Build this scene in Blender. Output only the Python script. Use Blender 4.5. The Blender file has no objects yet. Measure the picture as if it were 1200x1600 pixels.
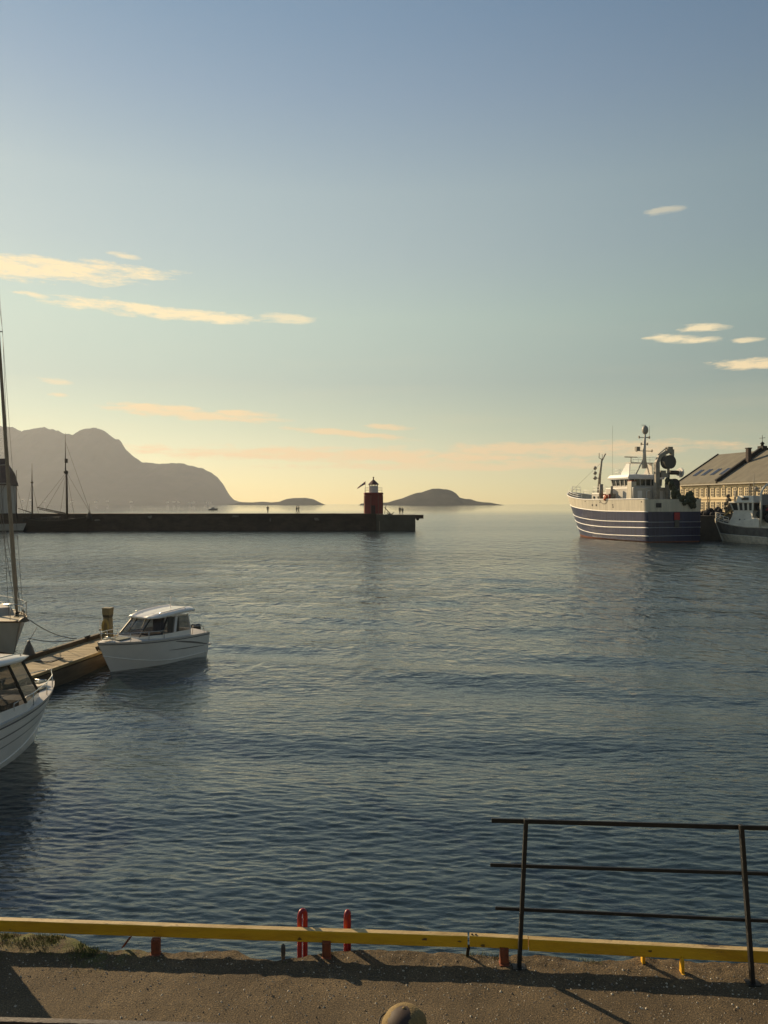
import bpy, bmesh, math, random
import numpy as np
from mathutils import Vector, Matrix, noise as mnoise

random.seed(7)
R = math.radians
scene = bpy.context.scene
col = scene.collection

# ------------------------------------------------------------------ camera
EYE = 6.0            # eye height over the water
F = 1200.0           # focal length in photo pixels
HV = 787.0           # horizon row
cam_d = bpy.data.cameras.new('camera')
cam = bpy.data.objects.new('camera', cam_d)
col.objects.link(cam)
cam.location = (0, 0, EYE)
cam.rotation_euler = (R(90), 0, 0)
cam_d.sensor_width = 36
cam_d.lens = 36 * F / 1600
cam_d.shift_y = -13 / 1600
cam_d.clip_start = 0.1
cam_d.clip_end = 60000
scene.camera = cam

# ------------------------------------------------------------------ light
SUN_AZ = R(44)       # to the left of straight ahead
SUN_EL = R(23)
sdir = Vector((-math.sin(SUN_AZ) * math.cos(SUN_EL), math.cos(SUN_AZ) * math.cos(SUN_EL), math.sin(SUN_EL)))
sun_d = bpy.data.lights.new('sun', 'SUN')
sun_d.energy = 5.0
sun_d.angle = R(0.55)
sun_d.color = (1.0, 0.76, 0.46)
sun = bpy.data.objects.new('sun', sun_d)
col.objects.link(sun)
sun.rotation_euler = (-sdir).to_track_quat('-Z', 'Y').to_euler()
sun.location = (-60, 60, 80)

scene.view_settings.view_transform = 'Standard'
scene.view_settings.look = 'None'
scene.view_settings.exposure = 0.3
scene.view_settings.gamma = 1.0
scene.view_settings.use_curve_mapping = False
scene.cycles.use_denoising = True
scene.cycles.sample_clamp_indirect = 4.0
scene.cycles.sample_clamp_direct = 0
scene.cycles.max_bounces = 8
scene.cycles.volume_bounces = 1

# ------------------------------------------------------------------ sky
world = bpy.data.worlds.new('World')
scene.world = world
world.use_nodes = True
nt = world.node_tree
nt.nodes.clear()
L = nt.links.new
def wn(t, **k):
    n = nt.nodes.new(t)
    for a, b in k.items():
        setattr(n, a, b)
    return n
def wmath(op, a, b=None, c=None, clamp=False):
    n = wn('ShaderNodeMath', operation=op)
    n.use_clamp = clamp
    for i, v in enumerate((a, b, c)):
        if v is None:
            continue
        if isinstance(v, (int, float)):
            n.inputs[i].default_value = v
        else:
            L(v, n.inputs[i])
    return n.outputs[0]
wout = wn('ShaderNodeOutputWorld')
bg = wn('ShaderNodeBackground')
bg.inputs['Strength'].default_value = 0.083
L(bg.outputs[0], wout.inputs[0])
sky = wn('ShaderNodeTexSky', sky_type='NISHITA')
sky.sun_disc = False
sky.sun_elevation = SUN_EL
sky.sun_rotation = -SUN_AZ       # clockwise from +Y seen from above
sky.altitude = 0
sky.air_density = 1.0
sky.dust_density = 0.04
sky.ozone_density = 1.0
tc = wn('ShaderNodeTexCoord')
nrm = wn('ShaderNodeVectorMath', operation='NORMALIZE')
L(tc.outputs['Generated'], nrm.inputs[0])
sep = wn('ShaderNodeSeparateXYZ')
L(nrm.outputs[0], sep.inputs[0])
el = wmath('ARCSINE', sep.outputs[2])
az = wmath('ARCTAN2', sep.outputs[0], sep.outputs[1])
# evening air: one warm-to-blue filter by height over the horizon, the same all round
ramp = wn('ShaderNodeValToRGB')
L(wmath('MULTIPLY', el, 1 / R(60), clamp=True), ramp.inputs[0])
SKY_TINT = [(0, (.86, .76, .52)), (2.5, (.96, .78, .53)), (5.5, (.93, .78, .54)), (8.9, (.97, .81, .58)), (13.5, (1.38, 1.13, .73)), (17.9, (1.50, 1.20, .84)),
            (22, (1.62, 1.30, .92)), (28, (1.34, 1.18, .98)), (32.6, (1.14, 1.12, 1.0)), (45, (1.04, 1.06, .98)), (60, (.95, .98, .94))]
SKY_TINT = [(e / 60, tuple(x / 2 for x in c)) for e, c in SKY_TINT]
cr = ramp.color_ramp
while len(cr.elements) < len(SKY_TINT):
    cr.elements.new(0.5)
for e, (p, c) in zip(cr.elements, SKY_TINT):
    e.position = p
    e.color = (*c, 1)
mul = wn('ShaderNodeMix', data_type='RGBA', blend_type='MULTIPLY')
mul.inputs[0].default_value = 1
L(sky.outputs[0], mul.inputs[6]); L(ramp.outputs[0], mul.inputs[7])
dbl = wn('ShaderNodeVectorMath', operation='SCALE')
dbl.inputs['Scale'].default_value = 2.0
L(mul.outputs[2], dbl.inputs[0])
# the sky pales off with the angle from the sun, as it does across the view
sdot = wn('ShaderNodeVectorMath', operation='DOT_PRODUCT')
L(nrm.outputs[0], sdot.inputs[0]); sdot.inputs[1].default_value = sdir
fall = wn('ShaderNodeValToRGB')
fall.color_ramp.interpolation = 'B_SPLINE'
FALL = [(-1.0, (.46, .50, .56)), (-.30, (.50, .55, .61)), (.30, (.70, .84, .92)), (.60, (.95, .98, .99)), (.80, (1.0, 1.0, .98)), (1.0, (.97, .97, .93))]
while len(fall.color_ramp.elements) < len(FALL): fall.color_ramp.elements.new(.5)
for e_, (p_, c_) in zip(fall.color_ramp.elements, FALL): e_.position = p_ * .5 + .5; e_.color = (*c_, 1)
L(wmath('MULTIPLY_ADD', sdot.outputs['Value'], .5, .5), fall.inputs[0])
dim = wn('ShaderNodeVectorMath', operation='MULTIPLY')
L(dbl.outputs[0], dim.inputs[0]); L(fall.outputs[0], dim.inputs[1])
skycol = dim.outputs[0]
# streak clouds: long thin bands at fixed bearings and heights, broken up by noise
cmb = wn('ShaderNodeCombineXYZ')
L(wmath('MULTIPLY', az, 22.0), cmb.inputs[0]); L(wmath('MULTIPLY', el, 105.0), cmb.inputs[1])
nz1 = wn('ShaderNodeTexNoise'); nz1.inputs['Scale'].default_value = 1.0; nz1.inputs['Detail'].default_value = 9; nz1.inputs['Roughness'].default_value = 0.68
L(cmb.outputs[0], nz1.inputs['Vector'])
cmb2 = wn('ShaderNodeCombineXYZ')
L(wmath('MULTIPLY', az, 4.0), cmb2.inputs[0]); L(wmath('MULTIPLY', el, 9.0), cmb2.inputs[1])
nz2 = wn('ShaderNodeTexNoise'); nz2.inputs['Scale'].default_value = 1.0; nz2.inputs['Detail'].default_value = 3
L(cmb2.outputs[0], nz2.inputs['Vector'])
n1 = wmath('SUBTRACT', nz1.outputs[0], 0.5)
n2 = wmath('SUBTRACT', nz2.outputs[0], 0.5)
azw = wmath('ADD', az, wmath('MULTIPLY', n1, 0.03))
elw = wmath('ADD', el, wmath('MULTIPLY', n2, 0.009))
def ang(u, v):
    a = math.atan((u - 600) / F)
    return a, math.atan((HV - v) / F * math.cos(a))
# (u, v, half length, half height, tilt px per px, opacity) in photo pixels, turned into bearings and heights
STREAKS = [(50, 420, 205, 21, -0.06, 1.0), (255, 488, 165, 12, 0.035, 1.0), (440, 498, 45, 9, 0.02, 0.7), (192, 397, 26, 5, 0.1, .75), (55, 463, 24, 5, 0.05, 0.8),
           (300, 648, 125, 9, 0.05, 0.85), (250, 637, 70, 6, 0.05, 0.9), (380, 646, 50, 6, 0.02, .9), (85, 596, 28, 5, 0.05, 0.6), (92, 617, 14, 4, 0.02, .7),
           (545, 678, 95, 6, 0.08, 0.8), (605, 667, 40, 5, 0.06, .8), (560, 712, 330, 13, 0.02, 0.95), (880, 702, 240, 15, 0.0, 0.85), (720, 729, 280, 8, 0.0, .7),
           (1070, 530, 50, 7, 0.09, 0.9), (1102, 512, 38, 7, 0.06, 0.9), (1168, 530, 26, 4, 0.0, 0.8), (1180, 567, 60, 10, 0.02, 1.0), (1040, 326, 30, 6, 0.0, 0.38),
           (-260, 470, 160, 20, 0.05, .9), (-420, 560, 200, 14, 0.04, .8), (1500, 600, 160, 14, 0.0, .7), (1450, 480, 90, 9, 0.03, .7), (1700, 690, 260, 16, 0, .4), (-500, 700, 260, 16, 0, .4)]
total = None
for (u, v, hl, hh, tilt, op) in STREAKS:
    a0, e0 = ang(u, v)
    k = math.cos(a0) ** 2 / F
    ke = math.cos(a0) / F
    dx = wmath('MULTIPLY', wmath('SUBTRACT', azw, a0), 1 / (1.18 * hl * k))
    dy0 = wmath('SUBTRACT', elw, e0)
    dy = wmath('MULTIPLY', wmath('MULTIPLY_ADD', wmath('SUBTRACT', az, a0), tilt, dy0), 1 / (hh * ke))
    r2 = wmath('ADD', wmath('MULTIPLY', dx, dx), wmath('MULTIPLY', dy, dy))
    # 1 - r2 + noise
    m = wmath('ADD', wmath('SUBTRACT', 1.0, r2), wmath('MULTIPLY', n1, 4.2))
    m = wmath('MULTIPLY', wmath('MULTIPLY', m, 1.05, clamp=True), op)
    total = m if total is None else wmath('MAXIMUM', total, m)
# thin veils everywhere near the horizon
cmb3 = wn('ShaderNodeCombineXYZ')
L(wmath('MULTIPLY', az, 3.0), cmb3.inputs[0]); L(wmath('MULTIPLY', el, 26.0), cmb3.inputs[1])
nz3 = wn('ShaderNodeTexNoise'); nz3.inputs['Scale'].default_value = 1.0; nz3.inputs['Detail'].default_value = 5
L(cmb3.outputs[0], nz3.inputs['Vector'])
veil = wmath('MULTIPLY', wmath('MULTIPLY', wmath('SUBTRACT', nz3.outputs[0], 0.50, clamp=True), 0.8), wmath('SUBTRACT', 1.0, wmath('MULTIPLY', el, 1 / R(14)), clamp=True))
total = wmath('MAXIMUM', total, veil)
total = wmath('MULTIPLY', total, wmath('GREATER_THAN', el, 0.0))
cmix = wn('ShaderNodeMix', data_type='RGBA')
L(total, cmix.inputs[0])
L(skycol, cmix.inputs[6])
CLOUD = (9.8, 8.0, 4.9)
cw = wn('ShaderNodeMapRange')
for i_, v_ in zip((1, 2, 3, 4), (R(5), R(11), 0.0, 1.0)): cw.inputs[i_].default_value = v_
L(el, cw.inputs[0])
ccol = wn('ShaderNodeMix', data_type='RGBA')
L(cw.outputs[0], ccol.inputs[0])
ccol.inputs[6].default_value = (8.8, 6.0, 2.9, 1); ccol.inputs[7].default_value = (*CLOUD, 1)
L(ccol.outputs[2], cmix.inputs[7])
L(cmix.outputs[2], bg.inputs['Color'])

# ------------------------------------------------------------------ helpers
def at(u, v, d):
    """world point seen at photo pixel (u, v) at depth d"""
    return Vector(((u - 600) / F * d, d, EYE - (v - HV) / F * d))
def on(u, v, z):
    return at(u, v, (EYE - z) * F / (v - HV))

class MB:
    def __init__(s):
        s.v = []; s.f = []; s.m = []; s.sm = []
    def add(s, vs, fs, mi=0, smooth=False):
        b = len(s.v)
        s.v += [tuple(p) for p in vs]
        s.f += [tuple(b + i for i in f) for f in fs]
        s.m += [mi] * len(fs); s.sm += [smooth] * len(fs)
        return s
    def box(s, c, size, rot=None, mi=0, taper=1.0):
        hx, hy, hz = size[0] / 2, size[1] / 2, size[2] / 2
        vs = []
        for z in (-1, 1):
            t = taper if z > 0 else 1
            for x, y in ((-1, -1), (1, -1), (1, 1), (-1, 1)):
                p = Vector((x * hx * t, y * hy * t, z * hz))
                if rot is not None:
                    p = rot @ p
                vs.append(p + Vector(c))
        return s.add(vs, [(3, 2, 1, 0), (4, 5, 6, 7), (0, 1, 5, 4), (1, 2, 6, 5), (2, 3, 7, 6), (3, 0, 4, 7)], mi)
    def bar(s, a, b, w, h, mi=0, up=(0, 0, 1)):
        """square bar from a to b"""
        a, b = Vector(a), Vector(b)
        d = (b - a); ln = d.length; d.normalize()
        u = Vector(up)
        if abs(d.dot(u)) > 0.98:
            u = Vector((0, 1, 0))
        sx = d.cross(u).normalized(); sz = sx.cross(d)
        M = Matrix((d, sx, sz)).transposed()
        return s.box((a + b) / 2, (ln, w, h), M, mi)
    def tube(s, pts, r, n=8, mi=0, cap=True, smooth=True):
        pts = [Vector(p) for p in pts]
        rs = r if isinstance(r, (list, tuple)) else [r] * len(pts)
        vs = []; fs = []
        prev = None
        for i, p in enumerate(pts):
            t = (pts[min(i + 1, len(pts) - 1)] - pts[max(i - 1, 0)])
            if t.length < 1e-9: t = Vector((0, 0, 1))
            t.normalize()
            if prev is None:
                ref = Vector((0, 0, 1)) if abs(t.z) < 0.9 else Vector((1, 0, 0))
                x = t.cross(ref).normalized()
            else:
                x = (prev - t * prev.dot(t)).normalized()
            prev = x
            y = t.cross(x)
            for k in range(n):
                a = 2 * math.pi * k / n
                vs.append(p + (x * math.cos(a) + y * math.sin(a)) * rs[i])
        for i in range(len(pts) - 1):
            for k in range(n):
                fs.append((i * n + k, i * n + (k + 1) % n, (i + 1) * n + (k + 1) % n, (i + 1) * n + k))
        s.add(vs, fs, mi, smooth)
        if cap:
            e = (len(pts) - 1) * n
            s.add(vs[:n], [tuple(range(n))[::-1]], mi); s.add(vs[e:e + n], [tuple(range(n))], mi)
        return s
    def lathe(s, c, prof, n=16, mi=0, smooth=True, rot0=0.0):
        """profile of (r, z) turned about a vertical axis at c"""
        vs = []; fs = []
        for r, z in prof:
            for k in range(n):
                a = 2 * math.pi * k / n + rot0
                vs.append((c[0] + r * math.cos(a), c[1] + r * math.sin(a), c[2] + z))
        for i in range(len(prof) - 1):
            for k in range(n):
                fs.append((i * n + k, i * n + (k + 1) % n, (i + 1) * n + (k + 1) % n, (i + 1) * n + k))
        e = (len(prof) - 1) * n
        fs.append(tuple(range(n))[::-1]); fs.append(tuple(range(e, e + n)))
        return s.add(vs, fs, mi, smooth)
    def ball(s, c, r, n=12, mi=0, sc=(1, 1, 1)):
        prof = [(max(1e-4, r * math.sin(math.pi * i / 8)), -r * math.cos(math.pi * i / 8)) for i in range(9)]
        b = len(s.v)
        s.lathe((0, 0, 0), prof, n, mi)
        for i in range(b, len(s.v)):
            p = s.v[i]
            s.v[i] = (p[0] * sc[0] + c[0], p[1] * sc[1] + c[1], p[2] * sc[2] + c[2])
        return s
    def prism(s, poly, z0, z1, mi=0):
        n = len(poly)
        vs = [(x, y, z0) for x, y in poly] + [(x, y, z1) for x, y in poly]
        fs = [tuple(range(n))[::-1], tuple(range(n, 2 * n))] + [(i, (i + 1) % n, n + (i + 1) % n, n + i) for i in range(n)]
        return s.add(vs, fs, mi)
    def grid(s, rows, mi=0, smooth=True, close=False):
        """rows of equal length point lists"""
        n = len(rows[0]); vs = [p for r in rows for p in r]; fs = []
        for i in range(len(rows) - 1):
            for k in range(n - (0 if close else 1)):
                fs.append((i * n + k, i * n + (k + 1) % n, (i + 1) * n + (k + 1) % n, (i + 1) * n + k))
        return s.add(vs, fs, mi, smooth)
    def build(s, name, mats, parent=None, loc=None, bevel=0, autosmooth=True):
        me = bpy.data.meshes.new(name)
        me.from_pydata([tuple(v) for v in s.v], [], s.f)
        if not isinstance(mats, (list, tuple)):
            mats = [mats]
        for m in mats:
            me.materials.append(m)
        me.polygons.foreach_set('material_index', s.m)
        me.polygons.foreach_set('use_smooth', s.sm)
        bm = bmesh.new(); bm.from_mesh(me)
        bmesh.ops.remove_doubles(bm, verts=bm.verts, dist=1e-5)
        bmesh.ops.recalc_face_normals(bm, faces=bm.faces)
        bm.to_mesh(me); bm.free()
        me.update()
        o = bpy.data.objects.new(name, me)
        col.objects.link(o)
        if parent is not None:
            o.parent = parent
        if loc is not None:
            o.location = loc
        if bevel:
            b = o.modifiers.new('bevel', 'BEVEL'); b.width = bevel; b.segments = 2; b.limit_method = 'ANGLE'
        return o

def tag(o, label=None, cat=None, group=None, kind=None):
    if label: o['label'] = label
    if cat: o['category'] = cat
    if group: o['group'] = group
    if kind: o['kind'] = kind
    return o
def thing(name, loc, rz=0.0, label=None, cat=None, group=None):
    o = bpy.data.objects.new(name, None)
    col.objects.link(o)
    o.location = loc; o.rotation_euler = (0, 0, rz)
    o.empty_display_size = 0.3
    return tag(o, label, cat, group)
def copy_thing(root, loc, rz=None, label=None, group=None):
    r = root.copy(); col.objects.link(r); r.location = loc
    if rz is not None: r.rotation_euler = (0, 0, rz)
    if label: r['label'] = label
    if group: r['group'] = group
    for ch in list(root.children):
        c = ch.copy(); col.objects.link(c); c.parent = r
        for g in ch.children:
            d = g.copy(); col.objects.link(d); d.parent = c
    return r

MATS = {}
def mat(name, base, rough=0.6, metal=0.0, var=0.0, vscale=4.0, bump=0.0, bscale=30.0, col2=None, stretch=(1, 1, 1), spec=0.5, coat=0.0, detail=4, lo=0.35, hi=0.65, chip=None, chip_scale=9.0, chip_at=0.64):
    """procedural paint / stone / wood: base colour mottled with noise, optional second colour and relief"""
    if name in MATS: return MATS[name]
    m = bpy.data.materials.new(name); m.use_nodes = True
    t = m.node_tree; N = t.nodes; K = t.links.new
    b = N['Principled BSDF']
    b.inputs['Base Color'].default_value = (*base, 1)
    b.inputs['Roughness'].default_value = rough
    b.inputs['Metallic'].default_value = metal
    b.inputs['Specular IOR Level'].default_value = spec
    b.inputs['Coat Weight'].default_value = coat
    c = N.new('ShaderNodeTexCoord'); mp = N.new('ShaderNodeMapping'); mp.inputs['Scale'].default_value = stretch
    K(c.outputs['Object'], mp.inputs['Vector'])
    if var > 0 or col2:
        n = N.new('ShaderNodeTexNoise'); n.inputs['Scale'].default_value = vscale; n.inputs['Detail'].default_value = detail; n.inputs['Roughness'].default_value = 0.65
        K(mp.outputs[0], n.inputs['Vector'])
        r = N.new('ShaderNodeValToRGB'); K(n.outputs[0], r.inputs[0])
        c2 = col2 if col2 else tuple(min(1, x * (1 + var)) for x in base)
        c1 = base if col2 else tuple(x * (1 - var) for x in base)
        r.color_ramp.elements[0].position = lo; r.color_ramp.elements[0].color = (*c1, 1)
        r.color_ramp.elements[1].position = hi; r.color_ramp.elements[1].color = (*c2, 1)
        K(r.outputs[0], b.inputs['Base Color'])
    if chip:
        n3 = N.new('ShaderNodeTexNoise'); n3.inputs['Scale'].default_value = chip_scale; n3.inputs['Detail'].default_value = 8; n3.inputs['Roughness'].default_value = 0.7
        K(mp.outputs[0], n3.inputs['Vector'])
        cm = N.new('ShaderNodeMapRange'); cm.inputs[1].default_value = chip_at; cm.inputs[2].default_value = chip_at + .03; K(n3.outputs[0], cm.inputs[0])
        mxn = N.new('ShaderNodeMix'); mxn.data_type = 'RGBA'; K(cm.outputs[0], mxn.inputs[0]); mxn.inputs[7].default_value = (*chip, 1)
        if b.inputs['Base Color'].is_linked: K(b.inputs['Base Color'].links[0].from_socket, mxn.inputs[6])
        else: mxn.inputs[6].default_value = (*base, 1)
        K(mxn.outputs[2], b.inputs['Base Color'])
    if bump > 0:
        n2 = N.new('ShaderNodeTexNoise'); n2.inputs['Scale'].default_value = bscale; n2.inputs['Detail'].default_value = 6
        K(mp.outputs[0], n2.inputs['Vector'])
        bp = N.new('ShaderNodeBump'); bp.inputs['Strength'].default_value = bump; bp.inputs['Distance'].default_value = 0.02
        K(n2.outputs[0], bp.inputs['Height']); K(bp.outputs[0], b.inputs['Normal'])
    MATS[name] = m
    return m
def glass_mat(name, tint=(0.02, 0.025, 0.03), rough=0.04, alpha=None):
    if name in MATS: return MATS[name]
    m = bpy.data.materials.new(name); m.use_nodes = True
    b = m.node_tree.nodes['Principled BSDF']
    b.inputs['Base Color'].default_value = (*tint, 1); b.inputs['Roughness'].default_value = rough
    b.inputs['IOR'].default_value = 1.5
    if alpha is not None: b.inputs['Alpha'].default_value = alpha
    MATS[name] = m
    return m

# ------------------------------------------------------------------ sea
def build_sea():
    rng = np.random.default_rng(3)
    ds = []
    v = 2300.0
    while v > 905:
        ds.append(EYE * F / (v - HV)); v -= (12.0 if v > 1520 else 1.0)
    d = ds[-1]
    while d < 7900:
        d *= 1.018 if d < 300 else 1.05
        ds.append(d)
    ds = np.array(ds)
    # columns: fine inside the field of view, coarse outside
    inner = np.linspace(-0.56, 0.56, 640)
    tail = 0.56 + np.cumsum(np.linspace(0.006, 0.09, 26))
    us = np.concatenate([-tail[::-1], inner, tail])
    X = us[None, :] * ds[:, None]; Y = np.repeat(ds[:, None], len(us), 1)
    rowstep = np.gradient(ds)[:, None]
    Z = np.zeros_like(X)
    # patches of calm and ruffled water
    def smoothn(x, y):
        return (np.sin(x * .11 + 1.3 + 1.7 * np.sin(y * .043)) + np.sin(y * .071 - x * .037 + 2) + np.sin(x * .047 + y * .13 + .7)) / 3
    gust = 0.78 + 0.34 * smoothn(X * .8, Y * .8)
    fade_far = 1 / (1 + (Y / 70) ** 3)
    for i in range(110):
        lam = 0.13 * (3.2 / 0.13) ** (rng.random() ** 1.15)
        th = R(-96) + rng.normal(0, 0.33)
        k = 2 * math.pi / lam
        amp = 0.0225 * math.exp(-(math.log(lam / 0.20)) ** 2 / (2 * 0.66 ** 2)) * lam / 6.283 * rng.uniform(0.6, 1.4)
        f = np.clip((lam / np.maximum(rowstep, 1e-3) - 2.5) / 3.0, 0, 1)
        ph = k * (X * math.cos(th) + Y * math.sin(th)) + rng.uniform(0, 6.28)
        ph += 0.9 * np.sin(0.35 * (X * math.sin(th) - Y * math.cos(th)) + rng.uniform(0, 6.28))
        s = np.sin(ph)
        Z += amp * f * (s + 0.45 * (s * s - .5)) * gust
    for i in range(14):
        lam = rng.uniform(1.6, 7.0); th = R(-97) + rng.normal(0, 0.22); k = 2 * math.pi / lam
        f = np.clip((lam / np.maximum(rowstep, 1e-3) - 2.5) / 3.0, 0, 1)
        ph = k * (X * math.cos(th) + Y * math.sin(th)) + rng.uniform(0, 6.28) + 1.3 * np.sin(0.09 * X + rng.uniform(0, 6.28))
        Z += 0.014 * lam / 6.283 * f * np.sin(ph)
    Z *= np.where(Y < 80, 1, fade_far / (1 / (1 + (80 / 70) ** 3)))
    nr, nc = X.shape
    me = bpy.data.meshes.new('sea')
    co = np.stack([X, Y, Z], -1).reshape(-1, 3).astype(np.float32)
    i = np.arange(nr - 1)[:, None] * nc + np.arange(nc - 1)[None, :]
    q = np.stack([i, i + 1, i + nc + 1, i + nc], -1).reshape(-1).astype(np.int32)
    nf = (nr - 1) * (nc - 1)
    me.vertices.add(nr * nc); me.vertices.foreach_set('co', co.ravel())
    me.loops.add(nf * 4); me.loops.foreach_set('vertex_index', q)
    me.polygons.add(nf); me.polygons.foreach_set('loop_start', np.arange(nf, dtype=np.int32) * 4)
    me.polygons.foreach_set('use_smooth', np.ones(nf, dtype=bool))
    me.update(calc_edges=True)
    m = bpy.data.materials.new('sea_water'); m.use_nodes = True
    t = m.node_tree; N = t.nodes; K = t.links.new
    b = N['Principled BSDF']
    b.inputs['Base Color'].default_value = (0.020, 0.036, 0.040, 1)
    b.inputs['Roughness'].default_value = 0.06
    b.inputs['IOR'].default_value = 1.6
    g = N.new('ShaderNodeNewGeometry')
    def nz(scale, sx, sy, det, w=0.0):
        mp = N.new('ShaderNodeMapping'); mp.inputs['Scale'].default_value = (sx, sy, 1); mp.inputs['Rotation'].default_value = (0, 0, w)
        K(g.outputs['Position'], mp.inputs[0])
        n = N.new('ShaderNodeTexNoise'); n.inputs['Scale'].default_value = scale; n.inputs['Detail'].default_value = det
        n.inputs['Distortion'].default_value = 0.4
        K(mp.outputs[0], n.inputs['Vector'])
        return n.outputs[0]
    def ma(op, a, bb):
        n = N.new('ShaderNodeMath'); n.operation = op
        for ii, vv in enumerate((a, bb)):
            if isinstance(vv, (int, float)): n.inputs[ii].default_value = vv
            else: K(vv, n.inputs[ii])
        return n.outputs[0]
    fine = nz(5.2, 0.34, 1.3, 5, 0.10)
    mid = nz(1.9, 0.62, 1.3, 4, 0.1)
    big = nz(0.55, 1.7, 1.0, 4, 0.06)
    # ruffled / slick patches
    patch = ma('ADD', ma('MULTIPLY', nz(0.011, 0.30, 1.35, 3, -0.10), 0.55), ma('MULTIPLY', nz(0.055, 0.22, 1.4, 4, 0.10), 0.45))
    rr = N.new('ShaderNodeMapRange'); rr.inputs[1].default_value = 0.40; rr.inputs[2].default_value = 0.62
    rr.inputs[3].default_value = 0.38; rr.inputs[4].default_value = 1.05
    K(patch, rr.inputs[0])
    bp = N.new('ShaderNodeBump'); bp.inputs['Distance'].default_value = 1.0
    # sheltered water under the breakwater and the open sound beyond lie calmer than the middle of the harbour
    sp = N.new('ShaderNodeSeparateXYZ'); K(g.outputs['Position'], sp.inputs[0])
    def mr(src, a0, a1, b0, b1):
        q = N.new('ShaderNodeMapRange'); q.interpolation_type = 'SMOOTHSTEP'
        for ii, vv in zip((1, 2, 3, 4), (a0, a1, b0, b1)): q.inputs[ii].default_value = vv
        K(src, q.inputs[0]); return q.outputs[0]
    wob = ma('MULTIPLY', ma('SUBTRACT', nz(0.02, 0.4, 1.0, 3), 0.5), 60.0)
    lee = mr(ma('ADD', ma('SUBTRACT', sp.outputs[1], ma('MULTIPLY', sp.outputs[0], 0.55)), wob), 88.0, 128.0, 1.0, 0.62)
    calm = ma('MULTIPLY', lee, mr(sp.outputs[1], 165.0, 600.0, 1.0, 0.28))
    K(ma('MULTIPLY', ma('MULTIPLY', rr.outputs[0], calm), 0.62), bp.inputs['Strength'])
    h = ma('ADD', ma('MULTIPLY', fine, mr(sp.outputs[1], 30.0, 70.0, 0.060, 0.006)), ma('ADD', ma('ADD', ma('ADD', ma('MULTIPLY', mid, mr(sp.outputs[1], 50.0, 110.0, 0.15, 0.03)), ma('MULTIPLY', nz(1.15, 1.5, 1.0, 3, 0.08), mr(sp.outputs[1], 14.0, 42.0, 0.04, 0.42))), ma('MULTIPLY', nz(0.26, 2.0, 0.9, 4, 0.05), mr(sp.outputs[1], 30.0, 90.0, 0.0, 2.1))), ma('MULTIPLY', big, mr(sp.outputs[1], 16.0, 60.0, 0.10, 0.85))))
    K(ma('MULTIPLY', mr(sp.outputs[1], 25.0, 110.0, 0.06, 0.16), mr(sp.outputs[1], 172.0, 800.0, 1.0, 0.25)), b.inputs['Roughness'])   # wavelets too small to resolve out there
    K(h, bp.inputs['Height']); K(bp.outputs[0], b.inputs['Normal'])
    me.materials.append(m)
    o = bpy.data.objects.new('sea', me); col.objects.link(o)
    return tag(o, kind='structure')
build_sea()

# ------------------------------------------------------------------ far land
def interp(pts, x):
    if x <= pts[0][0]: return pts[0][1]
    for (a, va), (b, vb) in zip(pts, pts[1:]):
        if x <= b:
            t = (x - a) / (b - a)
            return va + (vb - va) * t
    return pts[-1][1]
def land(name, ridge, d0, d1, mt, du=4.0, nt=26, rough=1.0, depth_back=0.3, power=1.0, seed=0.0):
    """hill whose crest follows the skyline at depth d1, falling to the shore at d0"""
    u0, u1 = ridge[0][0], ridge[-1][0]
    n = int((u1 - u0) / du) + 1
    rows = []
    for i in range(n):
        u = u0 + (u1 - u0) * i / (n - 1)
        hz = max(0.0, (HV - interp(ridge, u))) / F * d1
        x1 = (u - 600) / F * d1
        crest = hz + (EYE if hz > 0 else 0)
        row = []
        for k in range(nt + 8):
            t = k / nt
            if t <= 1:
                y = d0 + (d1 - d0) * t
                p = 0.10 * min(1, t / 0.25) + 0.90 * (max(0, (t - 0.16) / 0.84)) ** power if t < 1 else 1
            else:
                y = d1 + (d1 - d0) * (t - 1) * 1.4
                p = max(0, 1 - (t - 1) * nt / 8 * 1.0)
            x = x1
            q = Vector((x * .0022 + seed, y * .0022, seed))
            nzv = mnoise.fractal(q * 1.3, 1.0, 2.0, 5) * 0.22 + abs(mnoise.fractal(q * 3.1, 1.0, 2.0, 4)) * -0.14
            edge = min(1, t * 6) * (1 if t <= 0.97 else 0.15)
            crag = mnoise.fractal(Vector((x * .018 + seed, y * .005, 1.0)), 1.0, 2.1, 6) * 0.045 * min(1, t * 3)
            z = crest * p * (1 + nzv * rough * edge * (1 - 0.6 * t) + crag * rough) - 1.5 * (1 - min(1, p * 12))
            row.append((x, y, z))
        rows.append(row)
    return rows
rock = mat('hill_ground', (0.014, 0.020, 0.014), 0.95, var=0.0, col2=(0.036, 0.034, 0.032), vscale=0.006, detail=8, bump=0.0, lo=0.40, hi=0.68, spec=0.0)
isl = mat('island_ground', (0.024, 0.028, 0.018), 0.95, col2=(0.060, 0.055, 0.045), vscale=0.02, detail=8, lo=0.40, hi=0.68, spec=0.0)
MOUNT = [(-420, 720), (-300, 700), (-180, 674), (-90, 664), (-40, 668), (0, 666), (18, 667), (34, 673), (58, 668), (80, 670), (100, 677), (114, 678.5), (124, 673), (134, 669.5), (146, 668),
         (160, 672), (178, 683), (190, 692), (197, 703), (208, 713), (222, 722), (250, 724.5), (270, 723.5), (287, 724.5), (300, 728), (316, 732), (330, 738), (341, 747), (349, 757), (356, 770), (363, 780), (374, 784), (390, 786), (404, 787.5)]
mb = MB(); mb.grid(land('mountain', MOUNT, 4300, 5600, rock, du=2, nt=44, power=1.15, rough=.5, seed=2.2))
tag(mb.build('mountain', rock), kind='structure')
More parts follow.
